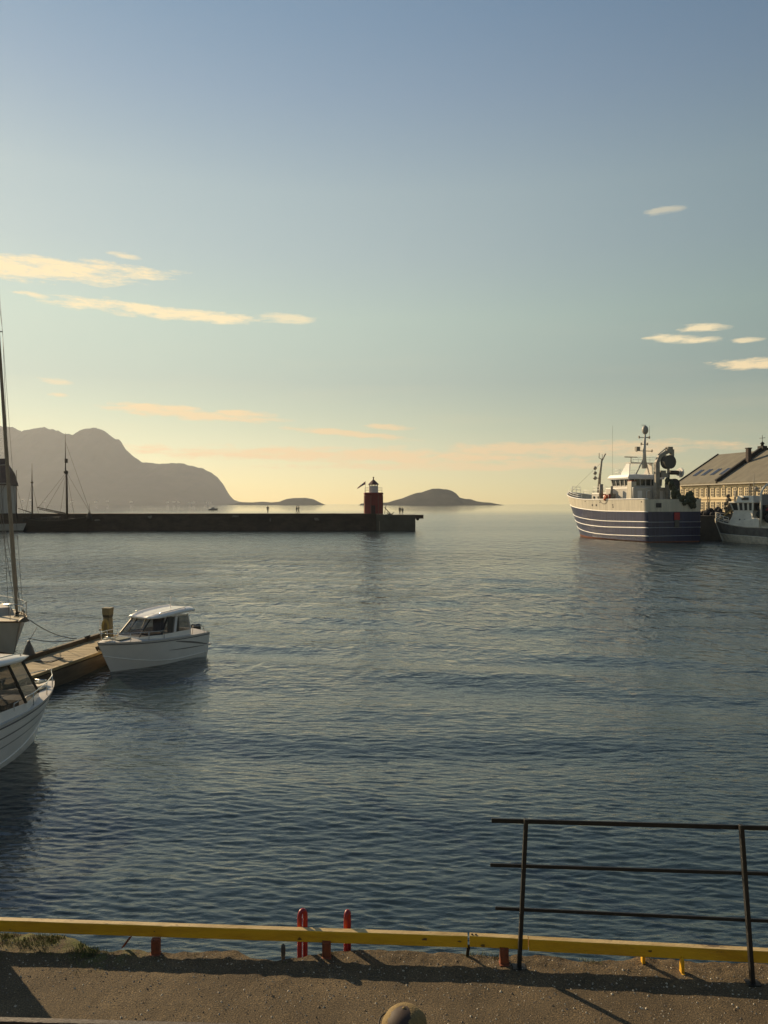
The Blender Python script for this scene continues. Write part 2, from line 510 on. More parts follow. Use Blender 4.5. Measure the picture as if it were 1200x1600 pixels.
LOW = [(365, 787.5), (378, 784.5), (395, 785), (410, 783.8), (424, 785), (436, 784), (448, 779.5), (462, 778), (478, 778), (490, 780), (498, 784), (505, 787.5)]
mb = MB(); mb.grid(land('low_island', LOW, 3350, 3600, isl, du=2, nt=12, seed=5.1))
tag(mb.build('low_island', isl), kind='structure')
BIG = [(560, 787.3), (572, 786), (590, 786), (606, 785), (616, 782), (628, 779), (640, 774), (652, 770), (660, 768.5), (668, 765.5), (676, 763.2), (688, 763), (698, 764.5), (706, 767), (713, 771), (718, 777), (728, 779.5), (736, 780), (744, 783), (755, 784.5), (765, 785), (776, 787.4)]
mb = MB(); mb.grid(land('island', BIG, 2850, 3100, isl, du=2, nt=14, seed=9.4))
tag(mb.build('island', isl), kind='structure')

# houses on the shore below the mountain, a pixel or two each
hw = mat('far_house_white', (0.72, 0.70, 0.66), 0.8); hr = mat('far_house_roof', (0.10, 0.07, 0.06), 0.9); ho = mat('far_house_ochre', (0.42, 0.28, 0.14), 0.8)
def far_house_mesh(wallm):
    b = MB(); b.box((0, 0, 3), (13, 10, 6), mi=0)
    b.add([(-7, -6, 6), (7, -6, 6), (7, 6, 6), (-7, 6, 6), (-7, 0, 10), (7, 0, 10)], [(0, 1, 5, 4), (2, 3, 4, 5), (0, 4, 3), (1, 2, 5), (3, 2, 1, 0)], mi=1)
    return b.build('shore_house', [wallm, hr])
hs0 = None
for i, (u, v) in enumerate([(112, 783.5), (150, 784), (168, 783), (205, 784), (262, 784.5), (272, 784), (279, 784.6), (297, 785), (303, 785), (321, 785), (328, 785.2), (36, 782), (48, 781), (70, 783)]):
    d = 4400
    p = at(u, v, d)
    if hs0 is None:
        o = hs0 = far_house_mesh(hw)
    else:
        o = hs0.copy(); col.objects.link(o)
    o.location = (p.x, d, max(4.0, p.z - 4)); o.rotation_euler = (0, 0, R(random.uniform(-40, 40)))
    tag(o, 'tiny white house on the far shore at the foot of the mountain', 'house', 'houses on the far shore')

# ------------------------------------------------------------------ haze
def build_haze():
    b = MB(); b.box((0, 3150, 300), (26000, 10300, 640))
    m = bpy.data.materials.new('haze_air'); m.use_nodes = True
    t = m.node_tree; t.nodes.clear()
    out = t.nodes.new('ShaderNodeOutputMaterial'); pv = t.nodes.new('ShaderNodeVolumePrincipled')
    pv.inputs['Color'].default_value = (0.84, 0.90, 1.0, 1)
    pv.inputs['Density'].default_value = HAZE
    pv.inputs['Anisotropy'].default_value = 0.35
    t.links.new(pv.outputs[0], out.inputs['Volume'])
    o = b.build('haze', m)
    return tag(o, kind='stuff', label='pale warm haze in the air over the water')
HAZE = 0.000062
build_haze()

# ------------------------------------------------------------------ near quay
QZ = 2.0
def quay_edge(u):
    """row where the crumbling quay edge is seen, by photo column"""
    return interp([(-900, 1440), (-300, 1452), (0, 1461), (60, 1462), (100, 1468), (130, 1482), (170, 1488), (215, 1484), (262, 1489), (330, 1487), (365, 1486), (392, 1497), (430, 1501), (470, 1497),
                   (500, 1491), (560, 1484), (620, 1486), (700, 1490), (790, 1494), (860, 1496), (930, 1503), (990, 1498), (1060, 1502), (1130, 1507), (1200, 1508), (1500, 1520), (2200, 1545)], u)
asph = bpy.data.materials.new('quay_gravel'); asph.use_nodes = True
def _quay_mat():
    t = asph.node_tree; N = t.nodes; K = t.links.new; b = N['Principled BSDF']
    b.inputs['Roughness'].default_value = 0.9
    c = N.new('ShaderNodeTexCoord')
    def nz(sc, det=5, dist=0.0):
        n = N.new('ShaderNodeTexNoise'); n.inputs['Scale'].default_value = sc; n.inputs['Detail'].default_value = det; n.inputs['Roughness'].default_value = .6
        K(c.outputs['Object'], n.inputs['Vector']); return n.outputs[0]
    def rp(src, stops):
        r = N.new('ShaderNodeValToRGB'); K(src, r.inputs[0])
        while len(r.color_ramp.elements) < len(stops): r.color_ramp.elements.new(.5)
        for e, (p, q) in zip(r.color_ramp.elements, stops): e.position = p; e.color = (*q, 1)
        return r.outputs[0]
    base = rp(nz(1.7), [(0.3, (0.076, 0.055, 0.029)), (0.5, (0.106, 0.077, 0.041)), (0.7, (0.146, 0.108, 0.060))])
    grit = rp(nz(85, 3), [(0.34, (0.28, 0.27, 0.25)), (0.52, (1.0, 1.0, 1.0)), (0.66, (2.6, 2.4, 2.0))])
    m = N.new('ShaderNodeMix'); m.data_type = 'RGBA'; m.blend_type = 'MULTIPLY'; m.inputs[0].default_value = 0.75
    K(base, m.inputs[6]); K(grit, m.inputs[7])
    # moss on the left where soil has gathered along the edge
    at_ = N.new('ShaderNodeAttribute'); at_.attribute_name = 'moss'
    mm = N.new('ShaderNodeMath'); mm.operation = 'MULTIPLY'
    gr = N.new('ShaderNodeMapRange'); gr.inputs[1].default_value = .38; gr.inputs[2].default_value = .6; K(nz(9), gr.inputs[0])
    K(at_.outputs['Fac'], mm.inputs[0]); K(gr.outputs[0], mm.inputs[1])
    m2 = N.new('ShaderNodeMix'); m2.data_type = 'RGBA'; K(mm.outputs[0], m2.inputs[0]); K(m.outputs[2], m2.inputs[6]); m2.inputs[7].default_value = (0.12, 0.145, 0.026, 1)
    K(m2.outputs[2], b.inputs['Base Color'])
    bp = N.new('ShaderNodeBump'); bp.inputs['Strength'].default_value = 0.9; bp.inputs['Distance'].default_value = 0.012
    a = N.new('ShaderNodeMath'); a.operation = 'ADD'; K(nz(60, 6), a.inputs[0]); K(nz(160, 2), a.inputs[1])
    K(a.outputs[0], bp.inputs['Height']); K(bp.outputs[0], b.inputs['Normal'])
_quay_mat()
def quay_height(x, y, ye):
    """soil and broken asphalt pile up a little towards the edge"""
    w = max(0.0, 1 - (ye - y) / 0.45)
    n = mnoise.fractal(Vector((x * 2.1, y * 2.1, 3.3)), 1.0, 2.0, 4)
    n2 = mnoise.fractal(Vector((x * 9, y * 9, 1.3)), 1.0, 2.0, 4)
    return QZ + 0.005 * n + 0.004 * n2 + w * (0.007 * n + 0.009 * n2 + 0.004)
EDGE = {}
def build_quay():
    xs = np.concatenate([np.linspace(-30, -6, 40), np.linspace(-6, 6, 620)[1:-1], np.linspace(6, 30, 40)])
    ny = 120
    ycut = 0.5
    rows = []; moss = []
    for x in xs:
        # edge depth at this x (solve for column)
        u = 600 + x / 6.8 * F
        ye = (EYE - QZ) * F / (quay_edge(u) - HV)
        ye += 0.030 * mnoise.fractal(Vector((x * 5.0, 0.2, 7.7)), 1.0, 2.0, 5)
        EDGE[round(float(x), 3)] = ye
        row = []
        for k in range(ny):
            t = k / (ny - 1)
            y = -6 + (ye + 6) * (1 - (1 - t) ** 2.2)
            row.append((float(x), y, quay_height(x, y, ye)))
            moss.append(max(0, min(1, (-1.9 - x) * 1.6)) * max(0, min(1, 1 - (ye - y) / 0.32)) if x > -9 else 0)
        # broken lip and wall down to the sea bed
        for (o, z) in ((0.012, QZ - .03), (0.03 + .02 * mnoise.noise(Vector((x * 6, 1, 1))), QZ - .10), (0.02, QZ - .3), (0.05, QZ - 1.0), (0.05, -3.0)):
            row.append((float(x), ye + o, z)); moss.append(0)
        rows.append(row)
    b = MB(); b.grid(rows, smooth=True)
    o = b.build('quay', asph)
    at = o.data.attributes.new('moss', 'FLOAT', 'POINT')
    # remove_doubles keeps the order when nothing merges
    if len(o.data.vertices) == len(moss):
        at.data.foreach_set('value', moss)
    return tag(o, kind='structure')
build_quay()
def edge_at(x):
    u = 600 + x / 6.8 * F
    return (EYE - QZ) * F / (quay_edge(u) - HV)

# loose stones and grass on the quay
def build_pebbles():
    rng = random.Random(5)
    b = MB()
    for i in range(8000):
        x = rng.uniform(-5.2, 5.2)
        ye = edge_at(x)
        y = ye - abs(rng.gauss(0, .5)) - 0.03 if rng.random() < .25 else rng.uniform(4.6, ye - .04)
        r = rng.choice((.003, .004, .005, .006, .008, .011)) * rng.uniform(.7, 1.3)
        z = quay_height(x, y, ye)
        mi = rng.choice((0, 0, 1, 2))
        a = rng.random() * 6
        vs = []
        for k in range(4):
            q = a + k * 1.57 + rng.uniform(-.4, .4)
            vs.append((x + r * math.cos(q) * rng.uniform(.8, 1.5), y + r * math.sin(q) * rng.uniform(.8, 1.5), z - r * .3))
        vs.append((x + rng.uniform(-.3, .3) * r, y + rng.uniform(-.3, .3) * r, z + r * rng.uniform(.5, 1.0)))
        b.add(vs, [(0, 1, 4), (1, 2, 4), (2, 3, 4), (3, 0, 4)], mi)
    o = b.build('gravel', [mat('stone_pale', (0.50, 0.44, 0.34), .8), mat('stone_grey', (0.17, 0.15, 0.13), .8), mat('stone_tan', (0.20, 0.15, 0.10), .85)])
    tag(o, kind='stuff', label='loose gravel strewn over the quay')
build_pebbles()
def build_grass():
    rng = random.Random(8)
    b = MB()
    for i in range(8000):
        x = rng.uniform(-5.5, -2.55) if rng.random() < .8 else rng.uniform(-2.6, 2.5)
        ye = edge_at(x)
        y = ye - abs(rng.gauss(0, .12)) if x < -2.5 else ye - abs(rng.gauss(0, .03))
        if mnoise.noise(Vector((x * 3, y * 6, 0))) < (-.1 if x < -2.5 else .28): continue
        z = quay_height(x, y, ye) - .004
        h = rng.uniform(.012, .042); w = .0022
        a = rng.random() * 6.28; lean = rng.uniform(.1, .9) * h
        cx, cy = math.cos(a), math.sin(a)
        p = Vector((x, y, z)); s = Vector((-cy, cx, 0)) * w; d = Vector((cx, cy, 0)) * lean
        b.add([p - s, p + s, p + d * .4 + s * .7 + Vector((0, 0, h * .65)), p + d * .4 - s * .7 + Vector((0, 0, h * .65)), p + d + Vector((0, 0, h))], [(0, 1, 2, 3), (3, 2, 4)], rng.choice((0, 0, 1)))
    o = b.build('grass', [mat('grass_green', (0.10, 0.125, 0.025), .8), mat('grass_dry', (0.17, 0.14, 0.05), .85)])
    tag(o, kind='stuff', label='short grass and moss along the quay edge')
build_grass()

# ------------------------------------------------------------------ yellow kerb beam
yel = mat('yellow_paint', (0.78, 0.44, 0.014), 0.55, col2=(0.58, 0.29, 0.012), vscale=2.6, stretch=(.6, 3, 3), bump=.35, bscale=40, detail=7, lo=.42, hi=.68, chip=(.13, .075, .025), chip_scale=3.2, chip_at=.66)
yel_t = mat('yellow_paint_worn', (0.56, 0.42, 0.20), 0.6, col2=(0.36, 0.25, 0.09), vscale=5, stretch=(.5, 2, 2), bump=.3, bscale=50, detail=6, chip=(.16, .11, .06), chip_scale=6, chip_at=.60)
rust = mat('red_primer', (0.30, 0.075, 0.028), 0.7, col2=(0.16, 0.05, 0.025), vscale=14, bump=.4, bscale=60)
grime = mat('dark_grime', (0.035, 0.026, 0.016), 0.9, var=.3, vscale=20)
def kerb_beam():
    TH = 0.066
    def top_front(u, v): return on(u, v, QZ + 0.21)
    A = top_front(-420, 1424.5); B_ = top_front(0, 1441); C_ = top_front(733, 1463.3); D = top_front(826, 1468.4); E = top_front(1300, 1492.5)
    root = thing('kerb_beam', ((A.x + E.x) / 2, (A.y + E.y) / 2, QZ), 0, 'long yellow painted timber kerb beam on red stub posts along the quay edge', 'kerb beam')
    off = Vector(root.location)
    def seg(p, q, h, dz):
        p = p - off; q = q - off
        p.z += dz; q.z += dz
        d = (q - p).normalized(); n = Vector((-d.y, d.x, 0)).normalized()
        b = MB()
        P = [p, q]
        N_ = 60
        rows = []
        for i in range(N_ + 1):
            c = p.lerp(q, i / N_)
            wv = lambda s: 0.0022 * mnoise.fractal(Vector((c.x * 4 + off.x, s, 0)), 1, 2, 3)
            e = .006
            rows.append([c + Vector((0, 0, -h + wv(1))), c + Vector((0, 0, -e + wv(2))) + n * wv(7), c + n * e + Vector((0, 0, wv(3))), c + n * (TH - e) + Vector((0, 0, wv(4))), c + n * TH + Vector((0, 0, -e)), c + n * TH + Vector((0, 0, -h))])
        b.grid(rows, smooth=False, close=True)
        k = len(b.f)
        b.add(rows[0], [(0, 1, 2, 3, 4, 5)]); b.add(rows[-1], [(5, 4, 3, 2, 1, 0)])
        for i in range(k):
            if i % 6 in (2,): b.m[i] = 1
        b.build('beam', [yel, yel_t], root)
    g = (C_ - B_).normalized() * 0.004
    seg(A, B_ + (C_ - B_) * .997 , .098, 0); seg(C_ + g, D - g, .092, .003); seg(D + g, E, .098, .001)
    def post(u, v, w=.075, dz=0.0, red=True):
        t = on(u, v, QZ) - off
        b = MB(); b.box((t.x, t.y + .012, .062), (w, .05, .14)); b.box((t.x - w * .42, t.y - .012, .055), (.008, .012, .11)); b.box((t.x + w * .42, t.y - .012, .055), (.008, .012, .11))
        b.box((t.x, t.y, .002), (w * 1.15, .08, .010))
        b.build('post', rust if red else yel, root, bevel=.003)
    for u, v in ((-190, 1482), (243, 1491), (510, 1495), (788, 1506)): post(u, v)
    for u, v in ((1005, 1507), (1066, 1520)): post(u, v, .022, red=False)
    def brace(u0, v0, u1, v1, m, w=.03):
        a = on(u0, v0, QZ + .12) - off; c = on(u1, v1, QZ + .0) - off
        a.y += .03
        b = MB(); b.bar(a, c, w, .008); b.build('brace', m, root)
    brace(202, 1467, 192, 1480, rust); brace(733, 1480, 730, 1494, grime); 
    for u, v in ((738, 1462.2), (744, 1462.5)):
        t = on(u, v, QZ + .214) - off
        b = MB(); b.lathe((t.x, t.y + .02, t.z), [(.009, -.004), (.009, .005), (.005, .008)], 8); b.build('bolt', grime, root)
    # knots and scuffs where ropes have chafed the paint
    rng = random.Random(4)
    for i in range(7):
        u = rng.uniform(-60, 1240)
        seg_a, seg_b = (B_, C_) if u < 733 else ((C_, D) if u < 826 else (D, E))
        k = (u - (0 if u < 733 else 733 if u < 826 else 826)) / ((733 if u < 733 else 93 if u < 826 else 474))
        c = seg_a.lerp(seg_b, k) - off
        s = rng.uniform(.008, .024)
        vs = [(c.x, c.y - .0045, c.z - rng.uniform(.03, .11))]
        zc = c.z - rng.uniform(.03, .075)
        pts = [(c.x + s * rng.uniform(.5, 1.5) * math.cos(q * .785), c.y - .0045, zc + s * rng.uniform(.35, .8) * math.sin(q * .785)) for q in range(8)]
        b = MB(); b.add(pts, [tuple(range(8))]); b.build('scuff', mat('worn_patch', (.20, .11, .02), .9, var=.3, vscale=30) if rng.random() < .7 else mat('bare_wood', (.16, .10, .04), .9, var=.3, vscale=30), root)
kerb_beam()

# ------------------------------------------------------------------ red ladder over the edge
redp = mat('red_plastic_paint', (0.30, 0.018, 0.028), 0.38, var=.18, vscale=9, bump=.12, bscale=25)
def ladder():
    x0 = (473 - 600) / F * 6.98; x1 = (543 - 600) / F * 6.98
    y = max(edge_at(x0), edge_at(x1)) + .09
    root = thing('quay_ladder', ((x0 + x1) / 2, y, 0), 0, 'red ladder with two hooped handles hanging over the quay edge', 'ladder')
    for i, x in enumerate((x0, x1)):
        top = 2.325 if i == 0 else 2.315
        cx = x - (x0 + x1) / 2
        w = .030 if i == 0 else .024
        ang_ = R(38) if i == 0 else R(62)
        ux, uy = math.cos(ang_) * w, math.sin(ang_) * w
        pts = [(cx - ux, -uy, -1.0), (cx - ux, -uy, top - .06)]
        for k in range(1, 8):
            q = math.pi * k / 8
            pts.append((cx - ux * math.cos(q), -uy * math.cos(q), top - .06 + .05 * math.sin(q)))
        pts += [(cx + ux, uy, top - .06), (cx + ux, uy, -1.0)]
        b = MB(); b.tube(pts, .022, 10); b.build('handrail', redp, root)
    for z in (1.62, 1.32, 1.02, .72, .42, .12, -.2):
        b = MB(); b.tube([(x0 - (x0 + x1) / 2, 0, z), (x1 - (x0 + x1) / 2, 0, z)], .015, 8); b.build('rung', redp, root)
    for x in (x0, x1):
        b = MB(); b.box((x - (x0 + x1) / 2, -.11, 1.70), (.06, .20, .02)); b.build('bracket', redp, root)
ladder()

# peg at the edge, left of the ladder
def peg():
    p = on(442, 1497, QZ)
    b = MB(); b.lathe((0, 0, -.04), [(.013, 0), (.018, .04), (.021, .10), (.019, .135), (.010, .150)], 10)
    o = b.build('iron_peg', mat('old_iron', (.085, .075, .06), .75, var=.4, vscale=30, bump=.4, bscale=60), None, (p.x, p.y + .02, QZ))
    tag(o, 'small rounded grey iron peg at the quay edge left of the red ladder', 'peg')
peg()

# ------------------------------------------------------------------ black railing
iron = mat('black_iron', (0.016, 0.015, 0.014), 0.5, var=.3, vscale=12, bump=.15, bscale=50)
def railing():
    b0 = on(811, 1512, QZ); b1 = on(1176, 1537, QZ)
    root = thing('railing', ((b0.x + b1.x) / 2, (b0.y + b1.y) / 2, QZ), 0, 'black iron railing with three rails and leaning posts behind the quay edge', 'railing')
    off = Vector(root.location)
    t0 = at(822, 1281, b0.y); t1 = at(1158, 1290, b1.y)
    b2 = b1 + (b1 - b0) + Vector((0.05, 0, 0)); t2 = t1 + (t1 - t0)
    for (p, q) in ((b0, t0), (b1, t1), (b2, t2)):
        b = MB(); b.bar(p - off - Vector((0, 0, .01)), q - off + Vector((0, 0, .008)), .034, .042)
        po = b.build('post', iron, root, bevel=.004)
        b = MB(); b.box(p - off + Vector((0, 0, .006)), (.11, .09, .012)); b.build('foot_plate', iron, po)
    def rail(u0, v0, u1, v1, r):
        y0 = b0.y + (b1.y - b0.y) * ((u0 - 811) / 365) + .0; y1 = b0.y + (b1.y - b0.y) * ((u1 - 811) / 365)
        p = at(u0, v0, y0) - off; q = at(u1, v1, y1) - off
        p.y += .042; q.y += .042
        d = q - p
        q = q + d * .9
        b = MB(); b.bar(p, q, .018, r); b.build('rail', iron, root, bevel=.003)
    rail(769, 1285, 1200, 1297, .038); rail(767, 1355, 1200, 1369, .030); rail(775, 1423, 1200, 1443, .028)
railing()

# mooring post just past the left edge of the view, and the low timber barrier under the window
def mooring_post():
    root = thing('mooring_post', (-3.80, 7.02, QZ), 0, 'weathered wooden mooring post at the left end of the quay', 'post')
    w = mat('grey_wood', (0.13, 0.10, 0.065), .85, col2=(.07, .055, .038), vscale=6, stretch=(3, 3, .4), bump=.5, bscale=30)
    b = MB(); b.lathe((0, 0, -.3), [(.155, 0), (.15, .9), (.145, 1.22), (.13, 1.26)], 16, smooth=True); b.build('shaft', w, root)
    b = MB(); b.lathe((0, 0, .955), [(.165, 0), (.17, .02), (.10, .06)], 16); b.build('cap', mat('old_iron', (.085, .075, .06), .75), root)
mooring_post()
def barrier():
    d = mat('dark_stained_wood', (0.045, 0.026, 0.018), .55, var=.35, vscale=5, stretch=(.5, 4, 4), bump=.4, bscale=40)
    a = on(-160, 1583.0, 2.50); c = on(480, 1600.5, 2.50)
    root = thing('timber_barrier', ((a.x + c.x) / 2, (a.y + c.y) / 2, QZ), 0, 'low dark stained timber barrier along the bottom left of the quay', 'barrier')
    off = Vector(root.location)
    for i, (dz, h) in enumerate(((0, .10), (-.125, .10), (-.25, .10))):
        p = a - off + Vector((0, -.03, dz - h / 2)); q = c - off + Vector((0, -.03, dz - h / 2))
        b = MB(); b.bar(p, q, .05, h); b.build('board', d, root, bevel=.006)
    for k in (.04, .5, .97):
        p = (a.lerp(c, k)) - off
        b = MB(); b.box((p.x, p.y - .10, .22), (.09, .08, .46)); b.build('post', d, root, bevel=.005)
barrier()

# ------------------------------------------------------------------ people
def skin_figure(joints, edges, root_i, sub=1):
    me = bpy.data.meshes.new('figure_skel')
    me.from_pydata([j[0] for j in joints], edges, [])
    o = bpy.data.objects.new('figure_skel', me); col.objects.link(o)
    sk = o.modifiers.new('skin', 'SKIN'); sk.use_smooth_shade = True
    for i, sv in enumerate(me.skin_vertices[0].data):
        sv.radius = (joints[i][1], joints[i][1] if len(joints[i]) < 3 else joints[i][2]); sv.use_root = (i == root_i)
    ss = o.modifiers.new('sub', 'SUBSURF'); ss.levels = sub; ss.render_levels = sub
    dg = bpy.context.evaluated_depsgraph_get()
    ev = o.evaluated_get(dg)
    m2 = bpy.data.meshes.new_from_object(ev)
    bpy.data.objects.remove(o)
    return m2
skinm = mat('skin', (.42, .25, .17), .6)
def person(loc, rz, label, jacket, trousers, hair, h=1.75, stride=.18, arm=.12, group=None, cap=None, sub=1):
    s = h / 1.75
    J = [((0, 0, .95), .15, .11), ((0, 0, 1.15), .15, .11), ((0, 0, 1.38), .18, .12), ((0, 0, 1.50), .07), ((0, .01, 1.56), .055), ((0, .015, 1.63), .085, .095), ((0, .015, 1.70), .07, .08)]
    E = [(0, 1), (1, 2), (2, 3), (3, 4), (4, 5), (5, 6)]
    for sd in (-1, 1):
        f = stride * sd
        b = len(J)
        J += [((sd * .10, 0, .90), .095), ((sd * .105, f * .55 + .02, .50), .065), ((sd * .11, f * .9 - .02, .10), .042), ((sd * .12, f * .9 + .12, .04), .038, .035)]
        E += [(0, b), (b, b + 1), (b + 1, b + 2), (b + 2, b + 3)]
        b = len(J)
        J += [((sd * .20, 0, 1.42), .065), ((sd * .25, -f * .4 - .02, 1.14), .05), ((sd * .24, -f * .6 + arm, .90), .036), ((sd * .235, -f * .6 + arm + .02, .80), .034, .022)]
        E += [(2, b), (b, b + 1), (b + 1, b + 2), (b + 2, b + 3)]
        w = b + 2; hb = b + 3
        # fingers and thumb
        bx, by, bz = J[hb][0]
        for k, (dy, ln) in enumerate(((.030, .075), (.011, .085), (-.010, .080), (-.029, .062))):
            q = len(J); J += [((bx, by + dy, bz - .03), .0095), ((bx - sd * .008, by + dy + .012, bz - .03 - ln * .6), .0085), ((bx - sd * .02, by + dy + .026, bz - .03 - ln), .0075)]
            E += [(hb, q), (q, q + 1), (q + 1, q + 2)]
        q = len(J); J += [((bx - sd * .01, by + .042, bz + .02), .010), ((bx - sd * .015, by + .060, bz - .025), .0085)]
        E += [(hb, q), (q, q + 1)]
    me = skin_figure(J, E, 0, sub)
    me.materials.clear()
    for m in (jacket, trousers, skinm, mat('shoe_black', (.02, .02, .02), .6)): me.materials.append(m)
    for p in me.polygons:
        z = p.center.z; x = abs(p.center.x)
        p.material_index = 3 if z < .10 else (2 if (z > 1.50 or (x > .195 and z < .86)) else (1 if (z < .94 and x < .2) else 0))
    root = thing('person', loc, rz, label, 'person', group)
    root.scale = (s, s, s)
    o = bpy.data.objects.new('body', me); col.objects.link(o); o.parent = root
    # face: nose, eyes, ears as one small mesh with the head
    b = MB(); b.ball((0, .118, 1.635), .016, 8, sc=(.8, 1, 1.5)); b.build('nose', skinm, root)
    for sd in (-1, 1):
        b = MB(); b.ball((sd * .034, .100, 1.665), .011, 8); b.build('eye', mat('eye_dark', (.03, .02, .02), .3), root)
        b = MB(); b.ball((sd * .088, .01, 1.65), .024, 8, sc=(.4, .8, 1.3)); b.build('ear', skinm, root)
    if hair:
        rows = []
        for i in range(7):
            a = math.pi * .5 * i / 6
            row = []
            for k in range(16):
                q = 2 * math.pi * k / 16
                r = .098 * math.cos(a) + .002
                low = -.05 if math.sin(q) < .2 else .035
                row.append((r * math.cos(q), .005 + r * 1.12 * math.sin(q), 1.675 + (.098 * math.sin(a) if i else low)))
            rows.append(row)
        b = MB(); b.grid(rows, close=True); b.build('hair', hair, root)
    if cap:
        cap(root)
    return root

# ------------------------------------------------------------------ breakwater
MD = 171.0
conc = mat('breakwater_stone', (0.045, 0.030, 0.020), .9, col2=(.085, .060, .040), vscale=.35, stretch=(1, 1, 2.2), bump=.6, bscale=2.5, detail=8)
conc2 = mat('pierhead_concrete', (0.085, 0.074, 0.052), .9, col2=(.12, .105, .075), vscale=.4, bump=.4, bscale=3)
MT = EYE - (802.6 - HV) / F * MD     # top of the breakwater
def px(u, d=MD): return (u - 600) / F * d
def breakwater():
    x0 = px(-140); x1 = px(588); x2 = px(649)
    root = thing('breakwater', ((x0 + x2) / 2, MD + 4, 0), 0, 'long dark stone breakwater running out to the red lighthouse', 'breakwater')
    ox, oy = root.location.x, root.location.y
    rng = random.Random(2)
    rows = []
    n = 120
    for i in range(n + 1):
        x = x0 + (x1 - x0) * i / n
        row = []
        for (y, z) in ((-.25, -2), (-.2, 0.2), (-.1, 1.2), (0, 2.4), (.08, MT - .12), (.08, MT), (7.6, MT), (8, -2)):
            j = mnoise.fractal(Vector((x * .4, z * .7, 2)), 1, 2, 3) * .16 if 0 < z < MT - .2 else 0
            row.append((x - ox, MD + y + j - oy, z + (0.03 * mnoise.noise(Vector((x * .3, 0, 0))) if z > MT - .3 else 0)))
        rows.append(row)
    b = MB(); b.grid(rows, smooth=False); b.add(rows[0], [tuple(range(8))]); b.add(rows[-1], [tuple(range(8))[::-1]])
    b.build('wall', conc, root)
    hz = EYE - (804.6 - HV) / F * MD
    b = MB(); b.prism([(x1 + .02 - ox, MD - .5 - oy), (x2 - ox, MD + .2 - oy), (x2 + .4 - ox, MD + 9 - oy), (x1 + .02 - ox, MD + 9 - oy)], -2, hz); b.build('pier_head', conc2, root, bevel=.06)
    # coping slab that sails over the end, with a fender under it
    b = MB(); b.box((px(641) - ox, MD + 1.6 - oy, hz + .0 - .42), (px(662) - px(620), 2.0, .8 + .05)); b.build('jetty_platform', conc, root, bevel=.05)
    b = MB(); b.tube([(px(653) - ox, MD + .8 - oy, hz - .95), (px(653) - ox, MD + 2.4 - oy, hz - .95)], .32, 12); b.build('fender', mat('rubber_black', (.015, .015, .015), .8), root)
    # ladder and pale patches on the face
    b = MB(); b.bar((px(593) - ox, MD - .66 - oy, 0), (px(593) - ox, MD - .66 - oy, 2.1), .22, .1); b.build('ladder', mat('pale_timber', (.24, .20, .14), .9), root)
    for u, v, w, h in ((494, 811, 1.2, .8), (367, 807, 1.4, .7), (233, 808, 1.2, .8), (423, 812, .4, .9), (150, 813, 1.6, .5)):
        p = at(u, v, MD - .18)
        b = MB()
        for k in range(5):
            b.box((p.x - ox + rng.uniform(-w, w) * .4, p.y - .05 - oy + rng.uniform(-.03, .03), p.z + rng.uniform(-h, h) * .25), (w * rng.uniform(.3, .6), .25, h * rng.uniform(.25, .5)), Matrix.Rotation(rng.uniform(-.2, .2), 3, 'Y'))
        b.build('patch_stone', mat('pale_granite', (.15, .13, .10), .9, var=.25, vscale=2), root)
    return hz
HEADZ = breakwater()

